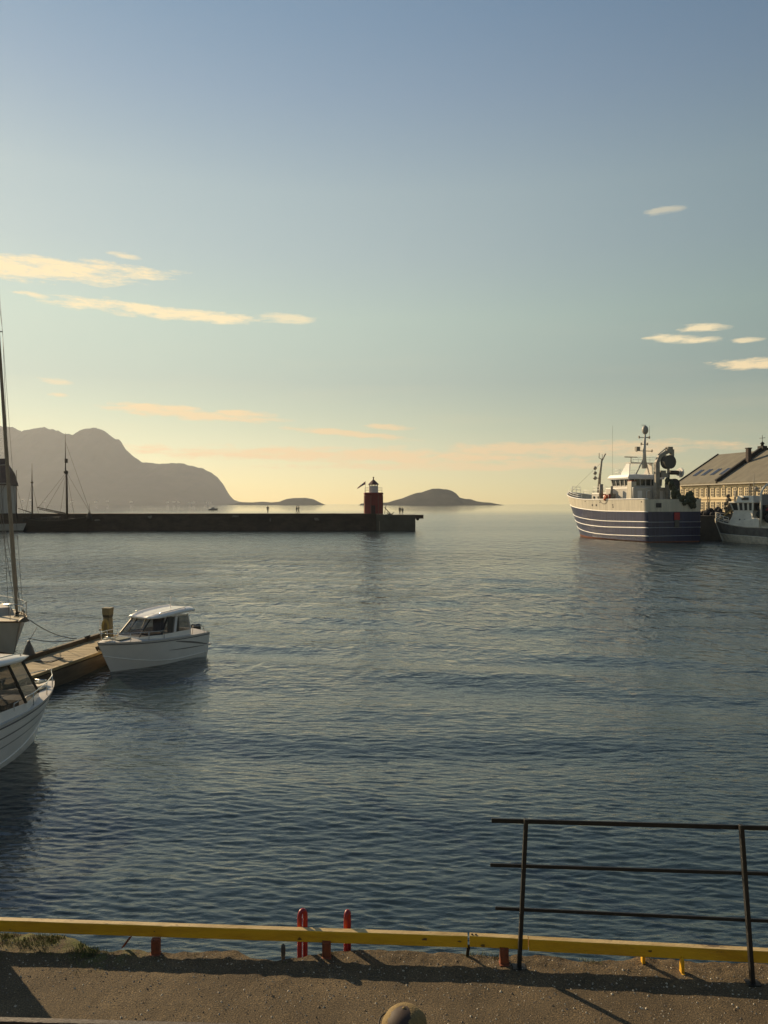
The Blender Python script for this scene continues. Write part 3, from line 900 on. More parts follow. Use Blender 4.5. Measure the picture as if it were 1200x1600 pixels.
# ------------------------------------------------------------------ lighthouse
lred = mat('lighthouse_red', (0.26, 0.034, 0.026), .65, col2=(.19, .028, .020), vscale=.8, stretch=(6, 6, .5), bump=.3, bscale=8)
lwhite = mat('lighthouse_white', (.70, .64, .58), .6, var=.1, vscale=2)
def lighthouse():
    d = MD + 2.6
    c = at(583.5, 808, d)
    z0 = MT - .6
    root = thing('lighthouse', (c.x, d, z0), 0, 'red octagonal lighthouse with white lantern base at the end of the breakwater', 'lighthouse')
    sc = d / F
    Z = lambda v: EYE - (v - HV) * sc - z0
    r = 27.5 * sc / 2 / math.cos(R(22.5)) * 1.0
    ro = R(22.5 + 8)
    b = MB(); b.lathe((0, 0, 0), [(r * 1.02, 0), (r * .99, Z(773.5)), (r * 1.07, Z(772.5)), (r * 1.07, Z(770.3)), (r * .98, Z(769.6))], 8, smooth=False, rot0=ro); b.build('tower', lred, root)
    b = MB(); b.lathe((0, 0, 0), [(r * 1.06, 0), (r * 1.06, .55), (r * 1.0, .62)], 8, smooth=False, rot0=ro); b.build('plinth', mat('plinth_stone', (.28, .18, .11), .9, var=.3, vscale=3), root)
    # white corner board facing the harbour
    for k in range(8):
        a = ro + k * math.pi / 4
        x, y = r * 1.005 * math.cos(a), r * 1.005 * math.sin(a)
        b = MB(); b.box((x, y, (.65 + Z(774)) / 2), (.16, .10, Z(774) - .65), Matrix.Rotation(a, 3, 'Z')); b.build('corner_board', mat('corner_trim', (.20, .10, .075), .8), root)
    rl = 14.0 * sc / 2 / math.cos(R(22.5))
    b = MB(); b.lathe((0, 0, 0), [(rl * 1.08, Z(769.7)), (rl, Z(769)), (rl, Z(759.2))], 8, smooth=False, rot0=ro); b.build('lantern_base', lwhite, root)
    g = glass_mat('lantern_glass', (.9, .9, .85), .05, .25)
    b = MB(); b.lathe((0, 0, 0), [(rl * .94, Z(759.2)), (rl * .94, Z(756))], 8, smooth=False, rot0=ro); lg = b.build('lantern_glazing', g, root)
    for k in range(8):
        a = ro + k * math.pi / 4
        b = MB(); b.bar((rl * .95 * math.cos(a), rl * .95 * math.sin(a), Z(759.2)), (rl * .95 * math.cos(a), rl * .95 * math.sin(a), Z(755.8)), .09, .09); b.build('glazing_bar', lred, lg)
    roofm = mat('lantern_roof_red', (.12, .04, .03), .5)
    b = MB(); b.lathe((0, 0, 0), [(rl * 1.16, Z(757.2)), (rl * 1.14, Z(756.4)), (rl * .62, Z(752.6)), (rl * .2, Z(749.8)), (.12, Z(749.3)), (.11, Z(747)), (.2, Z(746.6)), (.14, Z(745.5)), (.03, Z(745))], 8, smooth=False, rot0=ro); b.build('roof', roofm, root)
    rail = mat('gallery_rail', (.25, .22, .2), .6)
    for zz in (.55, 1.05):
        b = MB(); b.tube([(r * .95 * math.cos(ro + k * math.pi / 4), r * .95 * math.sin(ro + k * math.pi / 4), Z(769.6) + zz) for k in range(9)], .025, 5); b.build('gallery_rail', rail, root)
    for k in range(8):
        a = ro + k * math.pi / 4
        b = MB(); b.tube([(r * .95 * math.cos(a), r * .95 * math.sin(a), Z(769.6)), (r * .95 * math.cos(a), r * .95 * math.sin(a), Z(769.6) + 1.1)], .025, 5); b.build('gallery_post', rail, root)
    b = MB(); b.box((0, -r * .95, 1.5), (.9, .12, 1.9), Matrix.Rotation(R(8), 3, 'Z')); b.build('door', mat('door_dark', (.05, .015, .012), .6), root)
lighthouse()
def flag():
    d = MD + 1.4
    base = at(571, 770, d); top = at(571, 751.5, d)
    root = thing('flagpole', (base.x, d, base.z - .4), 0, 'thin white flagpole with drooping red, white and blue flag beside the lighthouse', 'flag')
    b = MB(); b.tube([(0, 0, 0), (0, 0, top.z - base.z + .4)], .04, 6); b.build('pole', mat('pole_white', (.6, .55, .45), .5), root)
    m = bpy.data.materials.new('flag_cloth'); m.use_nodes = True
    t = m.node_tree; N = t.nodes; K = t.links.new
    at_ = N.new('ShaderNodeAttribute'); at_.attribute_name = 'uvf'
    sp = N.new('ShaderNodeSeparateXYZ'); K(at_.outputs['Vector'], sp.inputs[0])
    def band(src, c, w):
        a = N.new('ShaderNodeMath'); a.operation = 'SUBTRACT'; K(src, a.inputs[0]); a.inputs[1].default_value = c
        e = N.new('ShaderNodeMath'); e.operation = 'ABSOLUTE'; K(a.outputs[0], e.inputs[0])
        f = N.new('ShaderNodeMath'); f.operation = 'LESS_THAN'; K(e.outputs[0], f.inputs[0]); f.inputs[1].default_value = w
        return f.outputs[0]
    def mx(a, b_):
        q = N.new('ShaderNodeMath'); q.operation = 'MAXIMUM'; K(a, q.inputs[0]); K(b_, q.inputs[1]); return q.outputs[0]
    wh = mx(band(sp.outputs[0], .36, .09), band(sp.outputs[1], .5, .125)); bl = mx(band(sp.outputs[0], .36, .045), band(sp.outputs[1], .5, .0625))
    m1 = N.new('ShaderNodeMix'); m1.data_type = 'RGBA'; K(wh, m1.inputs[0]); m1.inputs[6].default_value = (.45, .03, .03, 1); m1.inputs[7].default_value = (.7, .68, .62, 1)
    m2 = N.new('ShaderNodeMix'); m2.data_type = 'RGBA'; K(bl, m2.inputs[0]); K(m1.outputs[2], m2.inputs[6]); m2.inputs[7].default_value = (.02, .03, .14, 1)
    bs = N['Principled BSDF']; K(m2.outputs[2], bs.inputs['Base Color']); bs.inputs['Roughness'].default_value = .8
    # cloth: streams left and droops
    tz = top.z - base.z + .4
    n, mm = 16, 6
    rows = []; uv = []
    for i in range(n + 1):
        s = i / n
        row = []
        for k in range(mm + 1):
            q = k / mm
            x = -s * 1.85 + q * .05; y = .12 * math.sin(s * 9 + q * 2) * s
            z = tz - .1 - q * (.62 - .42 * s) - s * 1.28 - .22 * s * s
            row.append((x, y, z)); uv.append((s, q, 0))
        rows.append(row)
    me = bpy.data.meshes.new('cloth')
    idx = lambda i, k: i * (mm + 1) + k
    me.from_pydata([p for r_ in rows for p in r_], [], [(idx(i, k), idx(i + 1, k), idx(i + 1, k + 1), idx(i, k + 1)) for i in range(n) for k in range(mm)])
    a = me.attributes.new('uvf', 'FLOAT_VECTOR', 'POINT'); a.data.foreach_set('vector', [c for p in uv for c in p])
    me.materials.append(m)
    for p in me.polygons: p.use_smooth = True
    o = bpy.data.objects.new('cloth', me); col.objects.link(o); o.parent = root
    so = o.modifiers.new('s', 'SOLIDIFY'); so.thickness = .012
flag()
def anchor():
    p = at(606, 804.6, MD + 3)
    s = (MD + 3) / F
    root = thing('anchor', (p.x, MD + 3, HEADZ), 0, 'large old iron anchor on display right of the lighthouse', 'anchor')
    im = mat('anchor_iron', (.022, .02, .018), .7)
    b = MB(); b.tube([(-.65, 0, 1.55), (.55, 0, .22)], [.07, .11], 8); b.build('shank', im, root)
    b = MB(); b.tube([(-.72, -.1, .25), (-.58, 0, 1.45), (-.38, .1, 2.35)], .06, 8); b.build('stock', im, root)
    pts = [(.55 + .75 * math.sin(a), 0, .62 - .5 * math.cos(a)) for a in [R(-75 + 15 * k) for k in range(11)]]
    b = MB(); b.tube(pts, [.05, .07, .09, .1, .11, .12, .11, .1, .09, .07, .05], 8); b.build('arms', im, root)
    for q, a in ((pts[0], .5), (pts[-1], -.5)):
        b = MB(); b.box(q, (.34, .3, .10), Matrix.Rotation(a, 3, 'Y')); b.build('fluke', im, root)
    b = MB(); b.tube([(-.72 + .13 * math.cos(a), 0, 1.66 + .13 * math.sin(a)) for a in [k * math.pi / 6 for k in range(13)]], .03, 6); b.build('ring', im, root)
    b = MB(); b.box((.1, 0, .05), (1.6, .6, .12)); b.build('plinth', conc2, root)
anchor()

jk_d = mat('jacket_dark', (.02, .022, .03), .8); jk_g = mat('jacket_grey', (.10, .095, .08), .8); jk_b = mat('jacket_brown', (.07, .05, .035), .8); jk_p = mat('jacket_pale', (.22, .20, .17), .8)
tr_d = mat('trousers_dark', (.015, .016, .022), .8); tr_b = mat('trousers_blue', (.03, .04, .07), .8)
hair_b = mat('hair_brown', (.05, .03, .02), .7); hair_l = mat('hair_fair', (.25, .18, .09), .7)
G = 'people walking on the breakwater'
person((px(418.5, MD + 3), MD + 3, MT), R(200), 'lone person in dark clothes walking on the middle of the breakwater', jk_d, tr_d, hair_b, 1.74, .26, group=G)
person((px(463.6, MD + 3), MD + 3, MT), R(80), 'left one of two walkers side by side on the breakwater, in black jacket', jk_d, tr_b, hair_b, 1.72, .24, group=G)
person((px(466.8, MD + 3.4), MD + 3.4, MT), R(85), 'right one of two walkers side by side on the breakwater, in brown jacket', jk_b, tr_d, hair_l, 1.78, .20, group=G)
person((px(624.8, MD + 3), MD + 3, HEADZ), R(10), 'taller of two people standing on the pier head right of the anchor', jk_d, tr_d, hair_b, 1.80, .05, group=G)
person((px(628.8, MD + 3.1), MD + 3.1, HEADZ), R(-15), 'shorter of two people standing on the pier head, in grey jacket', jk_g, tr_b, hair_l, 1.66, .05, group=G)

# person below the window: only the top of the cap shows
olive = mat('olive_cap_cloth', (0.21, 0.145, 0.055), .85, var=.15, vscale=40, bump=.3, bscale=120)
def cap_fn(root):
    rows = []
    for i in range(9):
        a = math.pi * .5 * i / 8
        row = []
        for k in range(36):
            q = 2 * math.pi * k / 36
            seam = 1 - .018 * max(0, math.cos(q * 6)) ** 12
            r = (.112 * math.cos(a) ** .82 + .001) * seam
            row.append((r * math.cos(q), .015 + r * 1.12 * math.sin(q), 1.665 + .105 * math.sin(a) ** 1.15 + (.012 if i == 0 else 0) * 0))
        rows.append(row)
    b = MB(); b.grid(rows, close=True); c = b.build('cap', olive, root)
    so = c.modifiers.new('s', 'SOLIDIFY'); so.thickness = .003
    rows = []
    for i in range(6):
        t = i / 5
        rows.append([((.105 - .010 * t) * math.cos(q), .015 + (.118 + .085 * t * max(0, math.sin(q)) ** .6) * math.sin(q), 1.668 - .02 * t - .035 * t * abs(math.cos(q))) for q in [R(12 + 156 * k / 16) for k in range(17)]])
    b = MB(); b.grid(rows); v = b.build('visor', olive, c); so = v.modifiers.new('s', 'SOLIDIFY'); so.thickness = .004
    b = MB(); b.ball((0, .015, 1.772), .009, 10, sc=(1, 1, .6)); b.build('button', olive, c)
    b = MB(); b.tube([(.116 * math.cos(q), .015 + .13 * math.sin(q), 1.685 + .02 * math.sin((q - R(150)) * 2)) for q in [R(150 + 70 * k / 12) for k in range(13)]], .004, 6); b.build('strap', mat('strap_dark', (.02, .015, .01), .7), c)
cp = at(629, 1578, 3.5)
person((cp.x, 3.5, QZ), R(-25), 'person in an olive cap standing on the quay below the window', mat('jacket_navy', (.02, .025, .04), .8), tr_d, hair_b, (cp.z - QZ) / 1.772 * 1.75, .04, cap=cap_fn, sub=2)

# ------------------------------------------------------------------ hull helper
def make_hull(root, Lw, La, B, zsheer, strips, ztop_ref, plan_p=2.3, mid=.45, stern=.92, wl_fine=.80, deadrise=.0, ns=34, nz=5, transom=True, stem_pow=1.0):
    """Loft a hull: bow along +X, stern at X = 0. strips = [(name, material, zlo(s), zhi(s))], shared outline."""
    def Lz(z):
        t = max(0, min(1, (z + .3) / (ztop_ref + .3)))
        return Lw + (La - Lw) * t ** stem_pow
    def half(s, z):
        t = max(0, min(1, z / ztop_ref))
        def plan(p, w0):
            a = stern + (1 - stern) * min(1, s / .3)
            if s > mid:
                q = (s - mid) / (1 - mid)
                a *= max(0.0, 1 - q ** p)
            return a * w0
        deck = plan(plan_p, 1.0); wl = plan(plan_p * .62, wl_fine)
        w = wl + (deck - wl) * (t ** .8)
        if z < 0: w *= max(0, 1 + z * .5)
        return w * B / 2
    def P(s, z, side): return (s * Lz(z), side * half(s, z), z)
    objs = {}
    ss = [1 - (1 - i / ns) ** 1.35 for i in range(ns + 1)]
    for name, m, zl, zh in strips:
        b = MB()
        for side in (1, -1):
            b.grid([[P(s, zl(s) + (zh(s) - zl(s)) * k / nz, side) for k in range(nz + 1)] for s in ss])
        if transom:
            prt = [P(0, zl(0) + (zh(0) - zl(0)) * k / nz, 1) for k in range(nz + 1)]; stb = [P(0, zl(0) + (zh(0) - zl(0)) * k / nz, -1) for k in range(nz + 1)]
            for k in range(nz):
                b.add([prt[k], prt[k + 1], stb[k + 1], stb[k]], [(0, 1, 2, 3)])
        objs[name] = b.build(name, m, root)
    return P, half, Lz
def strake(P, root, name, m, zf, r, s0=0.0, s1=1.0, n=30, sides=(1, -1), parent=None):
    for sd in sides:
        b = MB(); b.tube([P(s0 + (s1 - s0) * i / n, zf(s0 + (s1 - s0) * i / n), sd) for i in range(n + 1)], r, 5); b.build(name, m, parent or root)
def deck(P, root, name, m, zf, zb, s0=0.0, s1=.985, n=24, inset=0.98):
    b = MB(); b.grid([[(P(s, zb(s), 1)[0], P(s, zb(s), 1)[1] * q * inset, zf(s)) for q in (1, .5, 0, -.5, -1)] for s in [s0 + (s1 - s0) * i / n for i in range(n + 1)]], smooth=False)
    return b.build(name, m, root)
def rails(root, m, pts, h=1.0, r=.03, levels=(1.0, .5), name='guard_rail'):
    pts = [Vector(p) for p in pts]
    for l in levels:
        b = MB(); b.tube([p + Vector((0, 0, h * l)) for p in pts], r, 5); b.build(name, m, root)
    for p in pts:
        b = MB(); b.tube([p, p + Vector((0, 0, h))], r, 5); b.build('stanchion', m, root)

# ------------------------------------------------------------------ trawler
tblue = mat('hull_blue', (.030, .034, .078), .33, var=.30, vscale=2.2, bump=.7, bscale=1.6, stretch=(1, 1, .05))
tgrey = mat('hull_grey', (.62, .56, .44), .45, var=.14, vscale=1.6, bump=.3, bscale=1.5, stretch=(1, 1, .12))
tred = mat('boot_top_red', (.20, .065, .030), .7, var=.25, vscale=1.5)
twhite = mat('ship_white', (.86, .84, .80), .45, var=.06, vscale=1)
tsup = mat('superstructure_grey', (.58, .55, .49), .5, var=.08, vscale=1)
tdark = mat('deck_dark', (.06, .055, .05), .8, var=.3, vscale=2)
tgear = mat('gear_grey', (.30, .27, .22), .55, var=.25, vscale=1.5)
tnet = mat('net_green', (.060, .066, .036), .95, var=.5, vscale=6, bump=1.0, bscale=14)
orange = mat('orange_float', (.55, .13, .04), .6)
tglass = glass_mat('bridge_glass', (.05, .055, .05), .08)
def trawler():
    fw = Vector((-.32, .947)).normalized()
    root = thing('trawler', (45.3, 119.7, 0), math.atan2(fw.y, fw.x), 'large blue and grey fishing trawler with white bridge and net crane, stern towards us', 'trawler')
    sh = lambda s: 6.7 + (1.5 * max(0, (s - .55) / .45) ** 1.5)
    zb = lambda s: 4.75 + (1.35 * max(0, (s - .35) / .65) ** 1.6)
    lo = lambda s: .16 + .3 * s * s
    P, half, Lz = make_hull(root, 26, 30, 10.4, sh, [('bottom', tred, lambda s: -1.2, lo), ('hull_side', tblue, lo, zb), ('upper_strake', tgrey, zb, sh)], 7.6, plan_p=2.6, mid=.5, stern=.97, wl_fine=.95)
    for f in (0.0, 1.0):
        pass
    strake(P, root, 'rubbing_strake', twhite, lambda s: zb(s), .085)
    strake(P, root, 'rubbing_strake', twhite, lambda s: zb(s) - 1.55 - .25 * s, .075)
    strake(P, root, 'rubbing_strake', twhite, lambda s: zb(s) - 2.45 - .5 * s, .085)
    strake(P, root, 'rubbing_strake', twhite, lambda s: zb(s) - 3.75 - .45 * s, .075)
    strake(P, root, 'cap_rail', twhite, lambda s: sh(s) + .03, .09)
    for z in (3.15, 2.3, 1.0):
        b = MB(); b.tube([P(0, z, 1), P(0, z, -1)], .035, 5); b.build('transom_line', mat('line_white', (.55, .55, .55), .5), root)
    deck(P, root, 'upper_deck', tdark, lambda s: 5.9 + (1.0 if s > .62 else 0), lambda s: 5.9)
    # freeing ports, plates and marks on the port side
    for s, z, w, h in ((.50, 5.75, .35, .3), (.46, 5.75, .35, .3), (.30, 5.8, .22, .22), (.30, 5.45, .22, .22), (.05, 6.3, .2, .2), (.42, 6.25, .25, .12), (.57, 6.4, .2, .12)):
        p = P(s, z, 1)
        b = MB(); b.box((p[0], p[1] + .0, p[2]), (w, .05, h)); b.build('scupper', tdark, root)
    b = MB(); b.box((-.03, 3.0, 5.75), (.05, 1.0, .7)); b.build('stern_port', tdark, root)
    # rail along the whaleback
    rails(root, twhite, [tuple(Vector(P(s, sh(s), 1)) + Vector((0, -.25, 0))) for s in (.62, .68, .74, .80, .86, .92)], .75, .04)
    rails(root, twhite, [tuple(Vector(P(s, sh(s), -1)) + Vector((0, .25, 0))) for s in (.62, .68, .74, .80, .86, .92)], .75, .04)
    rails(root, twhite, [(27.4, -.9, 8.05), (28.3, -.5, 8.1), (28.8, 0, 8.15), (28.3, .5, 8.1), (27.4, .9, 8.05)], 1.1, .04)
    # deck house and bridge
    b = MB(); b.box((9.2, 0, 7.25), (7.6, 7.2, 2.8)); dh = b.build('deck_house', tsup, root, bevel=.12)
    for y in (2.4, -1.6):
        b = MB(); b.box((5.37, y, 7.15), (.05, .85, 1.9)); b.build('door', twhite, dh)
    b = MB(); b.box((15.3, 0, 6.9), (4.8, 6.4, 2.0)); fh = b.build('fore_house', tsup, root, bevel=.12)
    for x in (14.2, 15.6, 16.9):
        b = MB(); b.lathe((0, 0, 0), [(.24, 0), (.24, .06)], 12); o = b.build('porthole', tglass, fh, (x, 3.22, 7.1)); o.rotation_euler = (R(-90), 0, 0)
    # funnel casing on the port side
    b = MB(); b.box((6.4, 3.15, 7.8), (1.4, 1.2, 3.6), taper=.78); fn = b.build('funnel', tgrey, root, bevel=.06)
    b = MB(); b.box((6.4, 3.15, 9.68), (1.1, .9, .16)); b.build('funnel_cap', mat('funnel_rust', (.22, .06, .03), .8), fn)
    # bridge: sill, windows in a raked band, brow, roof
    bx0, bx1, by = 7.1, 12.6, 3.15
    def ring(x0, x1, yy, z): return [(x0, -yy, z), (x1 - 1.1, -yy, z), (x1, -yy + 1.1, z), (x1, yy - 1.1, z), (x1 - 1.1, yy, z), (x0, yy, z)]
    b = MB(); b.grid([ring(bx0, bx1, by, 8.4), ring(bx0, bx1 + .1, by, 9.0)], smooth=False, close=True); br = b.build('bridge_sill', tsup, root)
    b = MB(); b.grid([ring(bx0, bx1 + .08, by - .04, 8.98), ring(bx0, bx1 + .36, by + .02, 10.05)], smooth=False, close=True); b.build('bridge_window', tglass, root)
    b = MB(); b.grid([ring(bx0 - .3, bx1 + .75, by + .35, 10.02), ring(bx0 - .3, bx1 + .95, by + .45, 10.3), ring(bx0 - .2, bx1 + .6, by + .2, 10.75), ring(bx0 + .8, bx1 - 1.6, by - 1.4, 10.9)], smooth=False, close=True)
    b.add(ring(bx0 - .3, bx1 + .75, by + .35, 10.02), [tuple(range(6))]); b.add(ring(bx0 + .8, bx1 - 1.6, by - 1.4, 10.9), [tuple(range(6))]); b.build('bridge_roof', twhite, root)
    low = ring(bx0, bx1 + .08, by, 8.98); high = ring(bx0, bx1 + .38, by + .05, 10.06)
    for i in range(6):
        a0, a1 = Vector(low[i]), Vector(low[(i + 1) % 6]); c0, c1 = Vector(high[i]), Vector(high[(i + 1) % 6])
        n = max(1, int((a1 - a0).length / .95))
        for k in range(n):
            t = k / n
            b = MB(); b.bar(a0.lerp(a1, t), c0.lerp(c1, t), .16, .16); b.build('mullion', tsup, root)
    rails(root, twhite, [(12.6, y, 10.85) for y in (-2, -1, 0, 1, 2)] + [(10.5, 2.4, 10.85)], .9, .03)
    rails(root, twhite, [(x, 3.2, 7.9) for x in (13.0, 14, 15, 16, 17.2)], 1.0, .035)
    # radar arch above the bridge
    for sd in (1, -1):
        b = MB(); b.add([(10.6, sd * 2.2, 10.8), (8.2, sd * 2.2, 10.8), (8.2, sd * 2.1, 12.7), (9.0, sd * 2.1, 12.7), (10.6, sd * 2.36, 10.8), (8.2, sd * 2.36, 10.8), (8.2, sd * 2.26, 12.7), (9.0, sd * 2.26, 12.7)],
                        [(0, 1, 2, 3), (4, 7, 6, 5), (0, 4, 5, 1), (1, 5, 6, 2), (2, 6, 7, 3), (3, 7, 4, 0)]); b.build('radar_arch', twhite if sd > 0 else tsup, root)
    b = MB(); b.box((8.5, 0, 12.75), (1.3, 4.6, .16)); pf = b.build('radar_platform', tsup, root)
    rails(root, twhite, [(7.4, y, 12.85) for y in (-2.2, -1.1, 0, 1.1, 2.2)], .8, .03)
    b = MB(); b.box((9.0, 1.4, 13.75), (.14, 2.5, .16)); b.tube([(9.0, 1.4, 12.8), (9.0, 1.4, 13.7)], .09, 6); b.build('radar_scanner', tgear, root)
    # main mast
    mx = 7.4
    for sd in (1, -1):
        b = MB(); b.tube([(mx + .4, sd * 1.3, 10.9), (mx, sd * .25, 13.2)], .12, 6); b.build('mast_leg', tsup, root)
    b = MB(); b.tube([(mx, 0, 11.8), (mx, 0, 14.6), (mx - .1, -.1, 17.4)], [.42, .28, .14], 8); ms = b.build('mast', tsup, root)
    for z, w in ((14.7, 3.0), (16.9, 2.0), (15.8, 1.2)):
        b = MB(); b.tube([(mx, -w / 2, z), (mx, w / 2, z)], .06, 5)
        for y in (-w / 2, w / 2): b.box((mx, y, z + .05), (.22, .18, .42))
        b.build('crosstree', tgear, ms)
    b = MB(); b.box((mx + .5, .95, 15.05), (.5, .7, .7)); b.build('searchlight', tgear, ms)
    b = MB(); b.ball((mx - .1, -.1, 18.15), .52, 12, sc=(1, 1, 1.45)); b.build('radome', mat('radome_grey', (.34, .32, .28), .5), ms)
    b = MB(); b.tube([(mx - .1, -.95, 17.0), (mx - .1, -.95, 18.9)], .035, 4); b.tube([(mx - .1, -.95, 17.0), (mx - .1, -.1, 17.0)], .035, 4); b.tube([(mx - .1, .6, 18.95), (mx - .1, -.2, 18.95)], .04, 4); b.build('aerial', tgear, ms)
    b = MB(); b.tube([(12.4, 2.6, 10.8), (12.4, 2.6, 19.2)], .022, 4); b.build('whip_aerial', tgear, root)
    # fore mast, raked aft
    b = MB(); b.tube([(20.4, 0, 6.8), (19.9, 0, 11), (19.4, -.1, 14.0)], [.34, .24, .15], 8); fm = b.build('fore_mast', tgear, root)
    b = MB(); b.tube([(19.5, 0, 13.4), (19.3, -.8, 15.0)], .12, 6); b.tube([(19.4, -.1, 14.0), (19.3, .55, 14.2), (19.3, .55, 15.1)], .07, 5); b.tube([(19.3, -.1, 14.0), (19.3, -.1, 14.9)], .05, 5); b.build('mast_fork', tgear, fm)
    b = MB(); b.tube([(19.8, 0, 10.6), (19.8, 1.5, 10.6)], .08, 5)
    for z in (10.6, 11.5, 12.4): b.ball((19.8, 1.05, z), .33, 8)
    b.tube([(19.8, 1.05, 10.5), (19.8, 1.05, 12.8)], .05, 5); b.build('lantern_bracket', tgear, fm)
    b = MB(); b.tube([(19.8, 0, 13.2), (29.3, 0, 8.3)], .022, 4); b.build('forestay', tgear, root)
    # winch bay with floats in the port bulwark
    b = MB()
    for k in range(9):
        a = math.pi * (1 + k / 8)
        b.box((11.2 + 1.35 * math.cos(a), 4.5, 7.35 + 1.35 * math.sin(a)), (.62, 1.4, .14), Matrix.Rotation(-a + math.pi / 2, 3, 'Y'))
    b.tube([(9.9, 4.6, 7.3), (9.8, 4.6, 8.9)], .22, 8); b.tube([(12.55, 4.75, 7.0), (12.6, 4.75, 9.3)], .36, 8); b.build('net_chute', tgear, root)
    rng = random.Random(12)
    for k in range(9):
        b = MB(); b.ball((10.55 + rng.uniform(-.3, 1.1), 4.9 + rng.uniform(-.2, .35), 6.75 + rng.uniform(0, .65)), .30, 8); b.build('float', orange if k % 3 else twhite, root)
    b = MB(); b.box((10.0, 5.02, 7.1), (.55, .3, .9)); b.build('red_cover', mat('red_cover', (.32, .04, .03), .7), root)
    # net crane: heavy post, curved arm to starboard, power block, drums
    cx = 4.2
    b = MB(); b.bar((cx, .1, 6.0), (cx, .05, 12.6), .75, .75); b.bar((cx, .05, 12.5), (cx, -.5, 13.7), .62, .62); b.bar((cx, -.4, 13.55), (cx, -2.2, 14.5), .55, .55); cr_ = b.build('crane_post', tgear, root, bevel=.08)
    b = MB(); b.bar((cx + .1, -.3, 13.9), (cx + .1, -2.0, 15.1), .14, .14); b.build('crane_ram', tgear, cr_)
    b = MB(); b.box((cx, -2.35, 14.7), (.8, .9, 1.0)); b.box((cx, -2.9, 14.0), (.5, .55, 1.6)); b.build('crane_head', tgear, cr_)
    b = MB(); b.tube([(cx - .5, -2.2, 12.75), (cx + .5, -2.2, 12.75)], 1.02, 18); b.tube([(cx - .55, -2.2, 12.75), (cx - .4, -2.2, 12.75)], 1.12, 18); b.tube([(cx + .4, -2.2, 12.75), (cx + .55, -2.2, 12.75)], 1.12, 18); b.build('power_block', mat('block_rubber', (.10, .095, .085), .7), cr_)
    b = MB(); b.bar((cx, -2.2, 11.9), (cx, -2.2, 9.6), .3, .3); b.bar((cx, .2, 10.6), (cx, -2.4, 10.6), .3, .7); b.box((cx - .1, -1.0, 10.8), (.6, .9, 1.1)); b.build('crane_bracket', tgear, root)
    b = MB(); b.tube([(cx, -2.5, 11.05), (cx, -4.6, 11.05)], .36, 10); b.build('net_hauler_shaft', mat('shaft_dark', (.07, .045, .035), .6), root)
    b = MB(); b.tube([(cx, -4.5, 11.05), (cx, -4.68, 11.05)], .8, 14); b.tube([(cx, -4.1, 11.05), (cx, -4.2, 11.05)], .55, 14); b.build('hauler_disc', twhite, root)
    b = MB(); b.tube([(cx - .7, -3.0, 9.1), (cx + .7, -3.0, 9.1)], .95, 16); b.build('net_drum', tdark, root)
    for y in (-3.9, -1.9):
        b = MB(); b.bar((cx - .3, y, 6.0), (cx - .3, y * .95, 9.2), .4, .75); b.build('drum_stand', tgear, root)
    b = MB(); b.tube([(cx - .5, -2.6, 8.6), (cx - .9, -3.2, 7.2), (cx - 1, -3.4, 6.3)], .07, 5); b.tube([(cx - .5, -2.2, 8.6), (cx - .7, -2.0, 7.2), (cx - .5, -2.4, 6.3)], .07, 5); b.build('hose', twhite, root)
    # nets slung from the block down to the stern
    b = MB()
    for k in range(46):
        t = rng.random()
        y = -1.0 - 2.2 * t + rng.uniform(-.5, .5); z = 9.4 - 3.2 * math.sin(t * math.pi * .75) + rng.uniform(-.5, .5); x = 2.4 - 2.1 * t + rng.uniform(-.4, .4)
        b.ball((x, y, z), rng.uniform(.25, .5), 8, sc=(1, 1, rng.uniform(1.0, 2.2)))
    for k in range(18):
        b.ball((.0 + rng.uniform(-.35, .4), -2.4 + rng.uniform(-1.4, 1.3), 6.25 + rng.uniform(-.75, .7)), rng.uniform(.28, .5), 8)
    nt_ = b.build('net', tnet, root)
    dm = nt_.modifiers.new('d', 'DISPLACE'); tx = bpy.data.textures.new('netlump', 'CLOUDS'); tx.noise_scale = .25; dm.texture = tx; dm.strength = .28
    # gear along the aft deck
    b = MB(); b.box((1.5, -3.6, 6.5), (2.4, 2.6, .9)); b.build('deck_hatch', tdark, root)
    b = MB(); b.tube([(5.2, 1.2, 5.9), (5.2, 1.2, 8.0), (5.2, .9, 8.1), (5.2, .4, 8.1), (5.2, .4, 6)], .07, 5); b.build('hoop', twhite, root)
    # red and grey fender board on the transom
    b = MB(); b.box((-.10, -.35, 4.05), (.12, 1.0, 1.15)); b.build('stern_marker', mat('marker_red', (.42, .035, .035), .6), root)
    b = MB(); b.box((-.10, -.35, 2.9), (.12, .8, 1.1), taper=1.0); b.build('stern_fender', mat('fender_grey', (.13, .12, .10), .8), root)
trawler()

